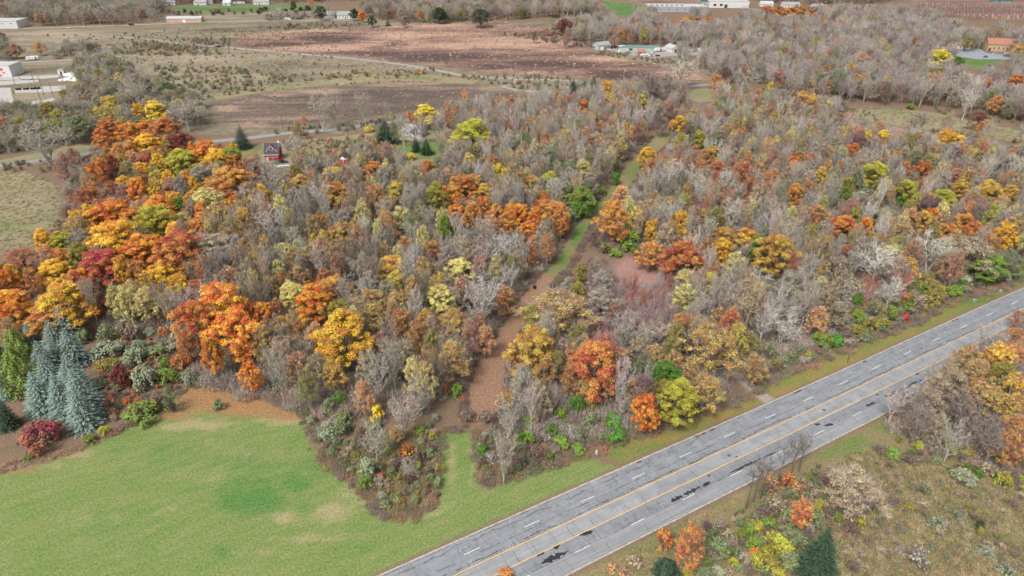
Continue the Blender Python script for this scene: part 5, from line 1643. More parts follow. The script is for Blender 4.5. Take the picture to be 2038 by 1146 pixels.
# ------------------------------------------------------------------ labels that single plants out, from what stands beside them
MARKS = [(545, 305, 'the red house'), (687, 318, 'the small red shed'), (830, 262, 'the grey house'), (1607, 716, 'the white verge sign'), (1688, 708, 'the two post sign'), (1187, 900, 'the white utility marker'), (1500, 770, 'the gravel driveway'),
  (1268, 540, 'the reddish clearing'), (1985, 95, 'the tan brick hall'), (1197, 93, 'the grey metal shed'), (1280, 105, 'the storage yard'), (370, 38, 'the long pink building'), (1400, 170, 'the right end of the country road'), (15, 137, 'the red stained wall'),
  (918, 900, 'the strip mouth'), (1310, 285, 'the far end of the mown strip'), (1064, 571, 'the black box on the strip'), (1793, 648, 'the small white verge sign'), (60, 420, 'the side meadow'), (400, 835, 'the leafy lawn corner'), (1340, 17, 'the long grey works hall'), (1440, 8, 'the white warehouse'),
  (685, 33, 'the white farmhouse'), (82, 195, 'the leaning poles'), (1850, 240, 'the open meadow')]
LMS = [(*at(px, py), ph) for px, py, ph in MARKS]
SHORT = set()
for f in IND:
    for P in IND[f]:
        if P['feat'] and P['desc']: LMS.append((P['x'], P['y'], 'the '+P['desc'])); SHORT.add('the '+P['desc'])
ORD = ['nearest', 'second nearest', 'third nearest', 'fourth nearest', 'fifth nearest']
def rel(P, lx, ly):
    a = proj(P['x'], P['y'], 0); b = proj(lx, ly, 0); dx = a[0]-b[0]; dy = (a[1]-b[1])*1.6
    if abs(dx) > abs(dy): return 'to the right of' if dx > 0 else 'to the left of'
    return 'in front of' if dy > 0 else 'behind'
NOUN = {'n': 'slender leafless tree', 'd': 'full crowned tree', 's': 'thinly leaved tree', 'b': 'leafless tree', 'c': 'spruce', 'p': 'open pine', 'a': 'columnar cypress', 'u': 'leafy shrub', 'v': 'twiggy shrub'}
def size(P):
    if P['form'] in 'uv': return 'low ' if P['H'] < 1.7 else ('tall ' if P['H'] > 3.6 else '')
    return 'small ' if P['H'] < 10 else ('tall ' if P['H'] > 18.2 else '')
def base_label(P): return (size(P)+PAL[P['col']][1]+' '+NOUN[P['form']])
LABELLED = []
allp = [P for f in IND for P in IND[f]]
buckets = {}
for P in allp:
    P['bl'] = base_label(P)
    ds = sorted(((P['x']-lx)**2+(P['y']-ly)**2, i) for i, (lx, ly, ph) in enumerate(LMS))
    P['near'] = [(math.sqrt(d), i) for d, i in ds if d > 4][:14]
    for d, i in P['near']:
        buckets.setdefault((P['bl'], i, rel(P, LMS[i][0], LMS[i][1])), []).append((d, id(P)))
for b in buckets.values(): b.sort()
rank = {}
for k, b in buckets.items():
    for n_, (d, pid) in enumerate(b): rank[(k, pid)] = n_
USED = set()
for P in allp:
    lab = None
    if P['feat'] and P['desc']: lab = P['desc']
    if lab and len(lab.split()) < 4: lab = None; pre = P['desc']
    else: pre = None
    if lab is None:
        best = None
        for d, i in P['near']:
            k = (P['bl'], i, rel(P, LMS[i][0], LMS[i][1])); n_ = rank[(k, id(P))]
            if n_ < 5 and d < (220 if P['dep'] > 420 else 90):
                o = '' if n_ == 0 and len(buckets[k]) == 1 else ORD[n_]+' '
                L1 = f"{pre+', ' if pre else ''}{o}{P['bl'] if not pre else ''} {k[2]} {LMS[i][2]}".replace('  ', ' ').strip()
                if len(L1.split()) <= 16 and L1 not in USED and (best is None or n_ < best[0]): best = (n_, L1)
                if best and best[0] == 0: break
        lab = best[1] if best else None
    if lab is None:
        lab = P['bl']+' '+(P.get('zone') or 'in the scrub of the open land'); lab = ' '.join(lab.split()[:16]); P['shared'] = True
    USED.add(lab); P['label'] = lab
# where a label is shared by several, they share the group as well
cnts = {}
for P in allp: cnts[P['label']] = cnts.get(P['label'], 0)+1
for f, L_ in IND.items():
    protos = KIND[f]; nm, cat = NAME[f]; ra, rh = NOM[f]; roots = []
    for i, P in enumerate(L_):
        o = empty(nm, (P['x'], P['y'], -0.02), rnd.uniform(0, 6.28), P['label'], cat, GROUP[f] if cnts[P['label']] == 1 else GROUP[f]+', '+P['label'])
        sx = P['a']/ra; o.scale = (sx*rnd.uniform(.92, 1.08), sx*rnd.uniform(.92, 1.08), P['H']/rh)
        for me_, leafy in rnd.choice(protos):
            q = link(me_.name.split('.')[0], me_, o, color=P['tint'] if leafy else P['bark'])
            if me_.name.split('.')[0] in ('branches', 'twigs', 'stems'): q['kind'] = 'stuff'
STUFFNAME = {'d': ('far_autumn_trees', 'mass of far autumn coloured trees'), 's': ('far_thinning_trees', 'mass of half bare trees deeper in the woods'), 'b': ('far_bare_woods', 'mass of leafless grey woods towards the horizon'), 'c': ('far_conifers', 'far dark conifers'), 'u': ('far_shrubs', 'far leafy scrub on the open land'), 'v': ('far_brush', 'twiggy brush between the trees and on the open land')}
for f, L_ in REST.items():
    if not L_ or f not in STUFFNAME: continue
    ra, rh = NOM[f]; n_ = len(KIND[f])
    rows = [(P['x'], P['y'], -0.02, rnd.uniform(0, 6.28), P['a']/ra, P['H']/rh, rnd.randrange(n_), P['tint'], P['bark']) for P in L_]
    scatter(STUFFNAME[f][0], C_STUFF[f], rows, STUFFNAME[f][1], 'woods' if f in 'dsb' else 'scrub')
scatter('orchard_rows', C_STUFF['b'], ORCH, 'rows of small leafless orchard trees at the top right', 'orchard')
# undergrowth in the woods
UG = []; r_ = np.random.default_rng(77)
ugcols = [('bn', 3), ('gy', 2), ('tn', 2), ('gg', 1.2), ('rr', .8), ('ol', .7), ('gr', .5), ('pu', .8), ('br', .5)]
for zi in (0, 2, 3, 4, 11, 13, 14):
    for x, y in zone_pts(ZONES[zi][1], 2.1 if zi != 11 else 4.0, 1.0, 300+zi):
        if y > 560: continue
        s_, q_ = road_sq(x, y)
        if -1 < q_ < RW+3: continue
        c = rnd.choices([k[0] for k in ugcols], [k[1] for k in ugcols])[0]; s = rnd.uniform(.6, 1.5)
        UG.append((x, y, -.03, rnd.uniform(0, 6.28), s, s*rnd.uniform(.7, 1.5), rnd.randrange(4), vary(PAL[c][0], .2), vary(rnd.choice([(.36, .30, .26), (.42, .37, .33), (.33, .26, .22)]), .2)))
for side_, ofs in ((ST_L, -1), (ST_R, 1)):
    for (xa, ya), (xb, yb) in zip(side_, side_[1:]):
        for k in range(14):
            u = rnd.random(); x, y = at(xa+(xb-xa)*u+ofs*rnd.uniform(-1, 7), ya+(yb-ya)*u); s = rnd.uniform(.45, 1.0)
            UG.append((x, y, -.03, rnd.uniform(0, 6.28), s, s*rnd.uniform(.6, 1.2), rnd.randrange(4), vary(PAL[rnd.choice(['bn', 'gg', 'rr', 'bn', 'gr', 'pu'])][0], .2), vary((.22, .16, .135), .2)))
# weeds and rough grass
WD = []
def weeds(poly, sp, cols, hs, seed):
    for x, y in zone_pts(poly, sp, 1.0, seed):
        s_, q_ = road_sq(x, y)
        if -1.0 < q_ < RW+1.0: continue
        c = rnd.choice(cols); s = rnd.uniform(*hs); WD.append((x, y, -.02, rnd.uniform(0, 6.28), s*1.1, s, rnd.randrange(3), vary(c, .22), (.2, .2, .2)))
g1 = [(.30, .25, .12), (.38, .28, .15), (.26, .26, .10), (.31, .22, .14), (.42, .33, .20), (.24, .19, .11)]
weeds([(1560, 1010), (1700, 900), (1760, 890), (1900, 940), (2080, 960), (2080, 1180), (1500, 1180)], .85, g1, (.35, 1.2), 401)
weeds([(1180, 1150), (1400, 1010), (1480, 985), (1560, 940), (1560, 1010), (1440, 1060), (1380, 1150)], 1.2, g1, (.3, .8), 402)
weeds([(640, 890), (760, 860), (870, 860), (880, 930), (868, 995), (815, 1020), (770, 1020), (700, 950)], .75, [(.33, .23, .11), (.25, .18, .11), (.38, .28, .14), (.23, .23, .09)], (.4, 1.0), 403)
weeds([(946, 890), (985, 860), (1100, 890), (1240, 868), (1240, 880), (1060, 930), (968, 966)], .75, [(.28, .17, .12), (.22, .15, .11), (.34, .24, .14)], (.4, 1.0), 404)
weeds([(-200, 345), (0, 338), (60, 342), (110, 365), (130, 400), (125, 450), (105, 490), (60, 505), (-200, 540)], 1.5, [(.42, .34, .21), (.34, .28, .16), (.31, .22, .17), (.46, .38, .25), (.30, .30, .15)], (.3, 1.0), 405)
weeds([(0, 925), (150, 890), (215, 862), (225, 870), (150, 902), (0, 945)], .7, [(.42, .28, .18), (.36, .23, .15)], (.3, .8), 406)
weeds([(560, 285), (700, 275), (780, 268), (800, 300), (780, 330), (600, 330)], 2.0, [(.43, .28, .18), (.36, .27, .16), (.3, .26, .13)], (.6, 1.2), 407)
pk = [(.52, .34, .255), (.38, .25, .20), (.22, .145, .12), (.62, .43, .32)]
weeds([(470, 100), (440, 78), (520, 62), (700, 54), (1000, 42), (1130, 60), (1190, 100), (1420, 152), (1420, 172), (1150, 160), (880, 138), (700, 114)], 6.0, pk, (.5, 1.3), 408)
weeds([(385, 212), (560, 176), (850, 156), (1050, 182), (1110, 195), (900, 240), (600, 255), (420, 240)], 5.0, [(.28, .205, .165), (.20, .145, .12), (.44, .31, .22)], (.4, 1.1), 409)
weeds([(160, 100), (330, 60), (700, 48), (440, 92), (860, 140), (900, 160), (460, 185), (400, 215), (330, 185), (220, 120)], 5.5, [(.40, .34, .23), (.28, .24, .16), (.33, .31, .19), (.48, .39, .29)], (.5, 1.5), 410)
weeds([(1655, 206), (1800, 216), (2038, 262), (2300, 300), (2038, 285), (1780, 250), (1690, 232)], 3.0, [(.36, .28, .18), (.30, .24, .15), (.26, .19, .14), (.32, .31, .17)], (.5, 1.4), 411)
# ragged margins where the brush meets the mown grass
EDG = []
for line, n_ in ((lawn_edge[4:27], 9), (ver, 9), (lawn_edge[26:], 9)):
    for (xa, ya), (xb, yb) in zip(line, line[1:]):
        A, B = at(xa, ya), at(xb, yb); L_ = math.hypot(A[0]-B[0], A[1]-B[1]); nx, ny = (B[1]-A[1])/L_, -(B[0]-A[0])/L_
        for k in range(int(L_*3.2)):
            u = rnd.random(); o_ = rnd.gauss(-.1, .8); x, y = A[0]+(B[0]-A[0])*u-nx*o_, A[1]+(B[1]-A[1])*u-ny*o_; s_, q_ = road_sq(x, y)
            if -1 < q_ < RW+1.2: continue
            if rnd.random() < .7: s = rnd.uniform(.3, .85); WD.append((x, y, -.02, rnd.uniform(0, 6.28), s*1.2, s, rnd.randrange(3), vary(rnd.choice([(.28, .20, .10), (.23, .23, .07), (.33, .20, .11), (.20, .15, .09), (.25, .27, .08)]), .2), (.2, .2, .2)))
            else: s = rnd.uniform(.35, .95); UG.append((x, y, -.03, rnd.uniform(0, 6.28), s, s, rnd.randrange(4), vary(PAL[rnd.choice(['bn', 'gg', 'ol', 'rr', 'gr'])][0], .2), vary((.26, .20, .165), .2)))
scatter('rough_weeds', C_STUFF['g'], WD, 'tufts of dry weeds and rough grass', 'weeds')
scatter('undergrowth', C_STUFF['t'], UG, 'brownish brush and saplings on the forest floor', 'undergrowth')
# ================================================================== buildings, vehicles, signs and poles
M_WIN = plain('window_glass', (.025, .03, .035), .15, .1, 1.0, spec=.6); M_WTRIM = plain('white_trim', (.78, .77, .74), .6, .08)
M_RWALL = plain('red_siding', (.30, .018, .035), .7, .15, 2); M_DROOF = plain('dark_shingle', (.055, .055, .058), .9, .3, 2.5); M_GROOF = plain('grey_shingle', (.24, .24, .235), .9, .3, 1.5)
M_WWALL = plain('white_siding', (.50, .495, .475), .7, .06, .6); M_PWALL = plain('pink_block_wall', (.48, .27, .215), .85, .12, .6); M_BRICK = plain('tan_brick', (.40, .28, .18), .9, .18, 3); M_TROOF = plain('terracotta_roof', (.28, .13, .09), .9, .2, 1.5)
M_GSHED = plain('grey_green_metal', (.36, .42, .40), .5, .08, .6, .2); M_MROOF = plain('pale_metal_roof', (.40, .405, .405), .5, .08, .4, .2); M_BLACK = plain('black_rubber', (.02, .02, .022), .7, .2); M_WOOD = plain('weathered_wood', (.14, .10, .075), .9, .25, 4)
M_STEEL = plain('galvanised_steel', (.36, .38, .40), .5, .1, 2, .5); M_STAIN = plain('rust_red_stain', (.42, .085, .05), .9, .35, .9); M_TEAL = plain('teal_sheet', (.13, .19, .185), .6, .2, 1.0)
def paint(name, c): return plain('paint_'+name, c, .35, .05, .5, spec=.5)
def window(parent, face, u, z, wd, ht, dims):
    """framed pane on a wall; face f(ront) b(ack) l(eft) r(ight)"""
    x0, x1, y0, y1 = dims; m = MB(); t_ = .14
    for b in ((-wd/2, -wd/2+t_, 0, ht), (wd/2-t_, wd/2, 0, ht), (-wd/2+t_, wd/2-t_, 0, t_), (-wd/2+t_, wd/2-t_, ht-t_, ht)): m.box(b[0], b[1], -.08, -.003, b[2], b[3])
    o = m.build('window', M_WTRIM, parent); p = MB(); p.box(-wd/2+t_, wd/2-t_, -.045, -.004, t_, ht-t_); p.build('pane', M_WIN, o)
    loc, rz = {'f': ((u, y0, z), 0), 'b': ((u, y1, z), math.pi), 'l': ((x0, u, z), -math.pi/2), 'r': ((x1, u, z), math.pi/2)}[face]; o.location = loc; o.rotation_euler = (0, 0, rz); return o
def door(parent, face, u, wd, ht, dims, mat=None):
    x0, x1, y0, y1 = dims; m = MB(); m.box(-wd/2, wd/2, -.07, -.003, 0.02, ht); o = m.build('door', mat or M_WTRIM, parent)
    h = MB(); h.box(wd*.32, wd*.40, -.11, -.071, ht*.45, ht*.5); h.build('handle', M_STEEL, o)
    loc, rz = {'f': ((u, y0, 0), 0), 'b': ((u, y1, 0), math.pi), 'l': ((x0, u, 0), -math.pi/2), 'r': ((x1, u, 0), math.pi/2)}[face]; o.location = loc; o.rotation_euler = (0, 0, rz)
def gable(name, label, cat, px, py, wd, dp, eave, ridge, rz, wall, roof, axis='x', wins=(), doors=(), chim=None, over=.4):
    x, y = at(px, py); root = empty(name, (x, y, 0), rz, label, cat); m = MB(); X, Y = wd/2, dp/2
    m.box(-X, X, -Y, Y, -.1, eave); rt = ridge-.12
    if axis == 'x':
        for s in (-1, 1): m.add([(s*X, -Y, eave), (s*X, Y, eave), (s*X, 0, rt), (s*(X-.2), -Y, eave), (s*(X-.2), Y, eave), (s*(X-.2), 0, rt)], [(0, 1, 4, 3), (1, 2, 5, 4), (2, 0, 3, 5)], [(0, 1, 2), (5, 4, 3)])
    else:
        for s in (-1, 1): m.add([(-X, s*Y, eave), (X, s*Y, eave), (0, s*Y, rt), (-X, s*(Y-.2), eave), (X, s*(Y-.2), eave), (0, s*(Y-.2), rt)], [(0, 1, 4, 3), (1, 2, 5, 4), (2, 0, 3, 5)], [(0, 1, 2), (5, 4, 3)])
    m.build('wall', wall, root); r_ = MB(); th = .16; half = Y if axis == 'x' else X; L = (X if axis == 'x' else Y)+over; k = (ridge-eave)/half; lo = eave-k*over
    for s in (-1, 1):
        q = [(-L, s*(half+over), lo), (L, s*(half+over), lo), (L, 0, ridge), (-L, 0, ridge)]; q += [(a, b, c+th) for a, b, c in q]
        if axis != 'x': q = [(b, a, c) for a, b, c in q]
        r_.add(q, [(0, 3, 2, 1), (4, 5, 6, 7), (0, 1, 5, 4), (1, 2, 6, 5), (2, 3, 7, 6), (3, 0, 4, 7)])
    ro = r_.build('roof', roof, root)
    if chim: c = MB(); c.box(chim[0]-.4, chim[0]+.4, chim[1]-.4, chim[1]+.4, eave, ridge+1.0); c.build('chimney', M_WTRIM, ro)
    dims = (-X, X, -Y, Y)
    for wdw in wins: window(root, *wdw, dims)
    for d in doors: door(root, *d[:4], dims, *d[4:])
    return root
def flat(name, label, cat, px, py, wd, dp, ht, rz, wall, roof, wins=(), doors=(), par=.4):
    x, y = at(px, py); root = empty(name, (x, y, 0), rz, label, cat); m = MB(); X, Y = wd/2, dp/2; m.box(-X, X, -Y, Y, -.1, ht); m.build('wall', wall, root)
    r_ = MB(); r_.box(-X-.15, X+.15, -Y-.15, Y+.15, ht, ht+par); r_.build('roof', roof, root)
    for wdw in wins: window(root, *wdw, (-X, X, -Y, Y))
    for d in doors: door(root, *d[:4], (-X, X, -Y, Y), *d[4:])
    return root
# --- the red house with its front gable
rx, ry = at(546, 314); RH = empty('red_house', (rx, ry, 0), R(4), 'dark red two storey house with a white windowed front gable', 'house')
m = MB(); m.box(-4.2, 4.2, -3.4, 4.2, -.1, 5.4)
for s in (-1, 1): m.add([(s*4.2, -3.4, 5.4), (s*4.2, 4.2, 5.4), (s*4.2, .4, 9.0), (s*4.0, -3.4, 5.4), (s*4.0, 4.2, 5.4), (s*4.0, .4, 9.0)], [(0, 1, 4, 3), (1, 2, 5, 4), (2, 0, 3, 5)], [(0, 1, 2), (5, 4, 3)])
m.add([(-2.9, -3.5, 5.5), (2.9, -3.5, 5.5), (0, -3.5, 8.7), (-2.9, .2, 5.5), (2.9, .2, 5.5), (0, .2, 8.7)], [(0, 3, 5, 2), (1, 2, 5, 4), (0, 1, 4, 3)], [(0, 1, 2), (3, 5, 4)])
m.box(-4.25, 4.25, -5.2, -3.4, -.1, 3.9); m.build('wall', M_RWALL, RH)
r_ = MB()
def slab(mb, q, th=.16): mb.add(list(q)+[(a, b, c+th) for a, b, c in q], [(0, 3, 2, 1), (4, 5, 6, 7), (0, 1, 5, 4), (1, 2, 6, 5), (2, 3, 7, 6), (3, 0, 4, 7)])
slab(r_, [(-4.6, -3.8, 5.05), (4.6, -3.8, 5.05), (4.6, .4, 9.12), (-4.6, .4, 9.12)]); slab(r_, [(-4.6, 4.6, 5.05), (4.6, 4.6, 5.05), (4.6, .4, 9.125), (-4.6, .4, 9.125)])
slab(r_, [(-3.2, -3.75, 5.3), (0, -3.75, 8.84), (0, .3, 8.84), (-3.2, .3, 5.3)]); slab(r_, [(3.2, -3.75, 5.3), (0, -3.75, 8.845), (0, .3, 8.845), (3.2, .3, 5.3)])
slab(r_, [(-4.6, -5.6, 3.75), (4.6, -5.6, 3.75), (4.6, -3.45, 5.2), (-4.6, -3.45, 5.2)]); rr_ = r_.build('roof', M_DROOF, RH)
c = MB(); c.box(3.2, 3.9, 1.0, 1.7, 7.6, 10.2); c.build('chimney', M_WTRIM, rr_)
tr = MB(); tr.box(-4.65, 4.65, -5.68, -5.58, 3.62, 3.86); tr.box(-4.66, -4.56, -5.6, -3.5, 3.7, 3.95)
tr.tube([(-3.2, -3.8, 5.3), (0, -3.8, 8.9)], .1, 4); tr.tube([(3.2, -3.8, 5.3), (0, -3.8, 8.9)], .1, 4); tr.build('white_fascia', M_WTRIM, RH)
RH.scale = (.88, .88, .88); D_ = (-4.25, 4.25, -5.2, 4.2)
window(RH, 'f', 0, 5.9, 2.0, 1.5, (-4.2, 4.2, -3.5, 4.2)); window(RH, 'f', .4, 1.9, 1.9, 1.4, D_); window(RH, 'f', 2.9, 2.0, .9, 1.3, D_); window(RH, 'l', -4.3, 1.6, .9, 1.3, D_); window(RH, 'l', 0, 3.2, 1.0, 1.4, (-4.2, 4.2, -3.4, 4.2)); door(RH, 'f', -2.7, 1.1, 2.2, D_)
# --- others
gable('shed', 'small red shed with a white gable behind the orange tree', 'shed', 687, 322, 4.6, 5, 2.2, 4.2, R(-12), M_RWALL, M_DROOF, 'y', [('f', 0, .6, 1.0, 1.0)])
x, y = at(687, 322); m = MB(); m.add([(-2.3, -2.53, 2.2), (2.3, -2.53, 2.2), (0, -2.53, 4.05), (-2.3, -2.58, 2.2), (2.3, -2.58, 2.2), (0, -2.58, 4.05)], [(0, 1, 4, 3), (1, 2, 5, 4), (2, 0, 3, 5)], [(0, 2, 1), (3, 4, 5)])
m.build('gable_board', M_WTRIM, [o for o in COL.objects if o.name == 'shed'][0])
gable('house', 'grey green house with a grey roof right of the dark spruce', 'house', 826, 268, 13, 8, 3.0, 6.2, R(-20), M_GSHED, M_GROOF, 'x', [('f', -3, 1, 1.4, 1.2), ('f', 3.4, 1, 1.4, 1.2), ('r', 0, 1, 1.2, 1.2), ('r', 0, 3.4, .9, 1.0)], [('f', .4, 1.1, 2.1)], (3, 1))
gable('shed', 'grey green metal shed at the field edge', 'shed', 1197, 97, 13.5, 10, 4.2, 6.4, R(28), M_GSHED, M_GROOF, 'x', [], [('f', -3, 3.0, 3.0), ('r', 0, 3.0, 3.2, M_GSHED)])
gable('brick_hall', 'tan brick hall with a red tiled roof by the car park', 'hall', 1988, 100, 25, 13, 6.2, 10.4, R(-12), M_BRICK, M_TROOF, 'x', [('f', u, 1.6, 1.5, 2.6) for u in (-7, -3.2, .6, 4.4, 8.2)]+[('l', -2, 1.2, 1.2, 1.6), ('l', -2, 4.0, 1.2, 1.6)], [('f', -10.5, 2.0, 2.8, M_DROOF)])
gable('house', 'white house with a reddish roof left of the brick hall', 'house', 1911, 96, 15, 9, 3.4, 6.2, R(-14), M_WWALL, M_TROOF, 'x', [('f', u, 1, 1.6, 1.4) for u in (-5, -1.5, 4.5)], [('f', 1.6, 1.2, 2.2, M_DROOF)])
gable('long_building', 'long pink building with a white roof far left', 'building', 370, 43, 38, 10, 4.0, 5.8, R(3), M_PWALL, M_MROOF, 'x', [('f', u, 1.2, 1.6, 1.2) for u in (-15, -10, -5, 5, 10, 15)], [('f', 0, 2.4, 2.8)])
flat('warehouse', 'white flat roofed warehouse cut by the left frame edge', 'warehouse', 4, 54, 46, 22, 7.5, R(4), M_WWALL, M_MROOF, [('f', u, 4.6, 3, 1) for u in (-6, 8, 17)])
flat('warehouse', 'white warehouse at the top behind the red trees', 'warehouse', 1446, 13, 50, 24, 7.5, R(-2), M_WWALL, M_MROOF, [('f', u, 2, 4, 3) for u in (-18, -10)], [('f', -4, 4, 4, M_DROOF)])
flat('office', 'dark grey block on the left end of the white warehouse', 'building', 1404, 12, 12, 16, 6.5, R(-2), M_STEEL, M_DROOF, [('f', u, 2, 2.4, 2) for u in (-3, 2)])
o = flat('works_hall', 'long grey works hall with a row of roof vents', 'hall', 1344, 21, 72, 26, 6.0, R(-4), M_STEEL, M_MROOF, [('f', u, 2.2, 2.4, 1.6) for u in range(-30, 31, 10)])
for k in range(7): m = MB(); m.box(-1, 1, -1, 1, 6.4, 7.8); m.box(-1.3, 1.3, -1.3, 1.3, 7.8, 8.1); q = m.build('roof_vent', M_GROOF, o); q.location = (-30+k*6, -8, 0)
gable('farmhouse', 'white farmhouse with a grey roof by the far road', 'house', 688, 36, 18, 10, 4.2, 7.6, R(5), M_WWALL, M_GROOF, 'x', [('f', u, 1.2, 1.6, 1.6) for u in (-6, -2, 3, 6.5)], [('f', .6, 1.2, 2.2, M_DROOF)])
gable('house', 'grey green house left of the white farmhouse', 'house', 657, 34, 13, 9, 3.4, 6.4, R(8), M_GSHED, M_GROOF, 'x', [('f', u, 1.2, 1.6, 1.4) for u in (-4, 3)])
for (px, py, wd, rz, wl, rf, lab) in [(342, 9, 12, 5, M_WWALL, M_GROOF, 'white house at the top left, leftmost of the far row'), (401, 9, 16, 0, M_WWALL, M_GROOF, 'white house with two wings, second of the far row'), (415, 6, 14, 6, M_GSHED, M_GROOF, 'grey house, third of the far row'), (454, 10, 10, -4, M_WWALL, M_MROOF, 'small white house, fourth of the far row'),
          (475, 6, 18, 4, M_WWALL, M_DROOF, 'dark roofed house, fifth of the far row'), (522, 8, 20, 3, M_WWALL, M_GROOF, 'large pale house, last of the far row'), (1118, 6, 24, -3, M_WWALL, M_MROOF, 'low pale building at the top centre, left one'), (1150, 10, 26, -3, M_WWALL, M_MROOF, 'low pale building at the top centre, right one'),
          (1524, 12, 16, -4, M_WWALL, M_MROOF, 'white building just behind the red grove, left one'), (1572, 14, 22, -4, M_WWALL, M_GROOF, 'pale building just behind the red grove, middle one'), (1625, 18, 14, 12, M_WWALL, M_MROOF, 'white house at the right end of the red grove'), (1990, 5, 26, -6, M_TEAL, M_DROOF, 'dark blue green barn on the far right hill'), (7, 3, 24, 3, M_WWALL, M_MROOF, 'white building in the top left corner'), (1790, 115, 10, 20, M_WWALL, M_GROOF, 'small white house among the far right trees'), (1824, 98, 9, -10, M_GSHED, M_GROOF, 'small blue grey house behind the yellow tree')]:
    gable('house' if 'house' in lab else ('barn' if 'barn' in lab else 'building'), lab, 'house' if 'house' in lab else ('barn' if 'barn' in lab else 'building'), px, py, wd, 9, 3.4, 6.2, R(rz), wl, rf, 'x', [('f', u*wd, 1.1, 1.5, 1.4) for u in (-.3, .05, .32)], [('f', -.12*wd, 1.2, 2.2, M_DROOF)])
gable('carport', 'white gabled shelter behind the thin grey trees of the yard', 'shelter', 1338, 102, 9, 12, 3.6, 6.0, R(20), M_WWALL, M_MROOF, 'y', [], [('f', 0, 3, 3, M_DROOF)])
flat('low_shed', 'low shed with a teal sheet roof in the storage yard', 'shed', 1272, 98, 38, 14, 2.4, R(-6), M_GSHED, M_TEAL, [], [('f', -8, 3, 2, M_DROOF)], .2)
gable('hut', 'small brick red hut in front of the teal shed', 'shed', 1276, 107, 7, 5, 2.4, 4.0, R(-10), M_TROOF, M_TROOF, 'x', [('f', 1.5, .9, 1.2, 1)])
# ruined hall, hut and debris on the concrete lots
o = flat('ruined_hall', 'white ruined hall with a red stained end wall at the left edge', 'ruin', -12, 149, 38, 16, 8.6, R(2), M_WWALL, M_MROOF, [], [], .2)
for k, (u, z, a, b, n) in enumerate([(9.5, 1.4, 2.0, 1.2, 9), (8.2, 3.6, 1.6, 1.8, 9), (11.6, 6.5, 2.2, .8, 8), (12.6, 5.4, 1.4, .9, 8), (10.0, 5.6, .9, 1.6, 7), (13.4, 3.2, 1.3, .7, 7), (6.6, 5.2, 1.2, 2.2, 8)]):
    m = MB(); r_ = random.Random(k); pts = [(u+a*math.cos(t_*6.283/n)*r_.uniform(.6, 1.2), z+b*math.sin(t_*6.283/n)*r_.uniform(.6, 1.2)) for t_ in range(n)]
    m.add([(p_, -8.004-.002*k, q_) for p_, q_ in pts]+[(u, -8.004-.002*k, z)], t=[(i, (i+1) % n, n) for i in range(n)]); m.build('rust_stain', M_STAIN, o)
o = flat('ruined_hut', 'small roofless white hut with a dark doorway on the rubble', 'ruin', 124, 147, 4.5, 4, 3.4, R(8), M_WWALL, M_GROOF, [], [('f', .2, 1.3, 2.4, M_BLACK)])
M_PIT = plain('dark_pit', (.015, .014, .013), .95, .3)
for i, px in enumerate((37, 52.5, 66.5, 75)):
    x, y = at(px, 178.5-i*.6); m = MB(); m.box(-1.5, 1.5, -1.2, 1.2, 0, 1.3); c = m.build('crate', M_PIT, None, (x, y, .03)); m2 = MB(); m2.box(-1.6, 1.6, -1.3, 1.3, 1.3, 1.42); m2.build('lid', M_WOOD, c)
    tag(c, ['leftmost dark crate of four in a row on the pale slab', 'second dark crate from the left on the pale slab', 'third dark crate from the left on the pale slab', 'rightmost dark crate of four, beside the leaning pole'][i], 'crate', 'dark crates on the pale slab')
for i, (px, py) in enumerate([(131, 150), (137, 148), (142, 156), (133, 158), (127, 160), (147, 160), (140, 151), (158, 177)]):
    x, y = at(px, py); m = MB(); r_ = random.Random(i)
    for k in range(6): a, b = r_.uniform(-2.5, 2.5), r_.uniform(-2, 2); s = r_.uniform(.4, 1.3); m.box(a-s, a+s, b-s*.7, b+s*.7, -.05, r_.uniform(.3, 1.1))
    tag(m.build('rubble_heap', M_CONC if False else M_WTRIM, None, (x, y, .03)), ['white rubble heap just right of the ruined hut', 'white rubble heap behind and right of the ruined hut', 'white rubble heap at the far right of the rubble, front one', 'white rubble heap in the middle of the front rubble row', 'white rubble heap leftmost in the front row below the ruined hut', 'white rubble heap rightmost of all by the scrub', 'white rubble heap second right of the ruined hut', 'lone white rubble heap right of the leaning poles'][i], 'rubble', 'white rubble heaps by the ruined hut' if i < 7 else None)
# --- poles
def pole(px, py, H, label, cat, name, arm=True, r=.15, mat=None, grp=None):
    x, y = at(px, py); m = MB(); m.tube([(0, 0, -.3), (0, 0, H)], [r, r*.7], 7); root = empty(name, (x, y, 0), rnd.uniform(0, 3), label, cat, grp); m.build('shaft', mat or M_WOOD, root)
    if arm:
        a = MB(); a.box(-1.2, 1.2, -.06, .06, H-.9, H-.72); ao = a.build('crossarm', mat or M_WOOD, root)
        for u in (-1.05, -.5, .5, 1.05): i_ = MB(); i_.tube([(u, 0, H-.72), (u, 0, H-.5)], .05, 6); i_.build('insulator', M_STEEL, ao)
    return root
pole(563.5, 259, 10.5, 'grey utility pole by the country road, left one', 'pole', 'utility_pole', grp='utility poles along the country road'); pole(709.5, 250, 10.5, 'grey utility pole by the country road, right one', 'pole', 'utility_pole', grp='utility poles along the country road')
pole(904, 82, 10, 'thin pole alone in the stubble field, right one', 'pole', 'utility_pole'); pole(860, 84, 9, 'thin pole alone in the stubble field, left one', 'pole', 'utility_pole')
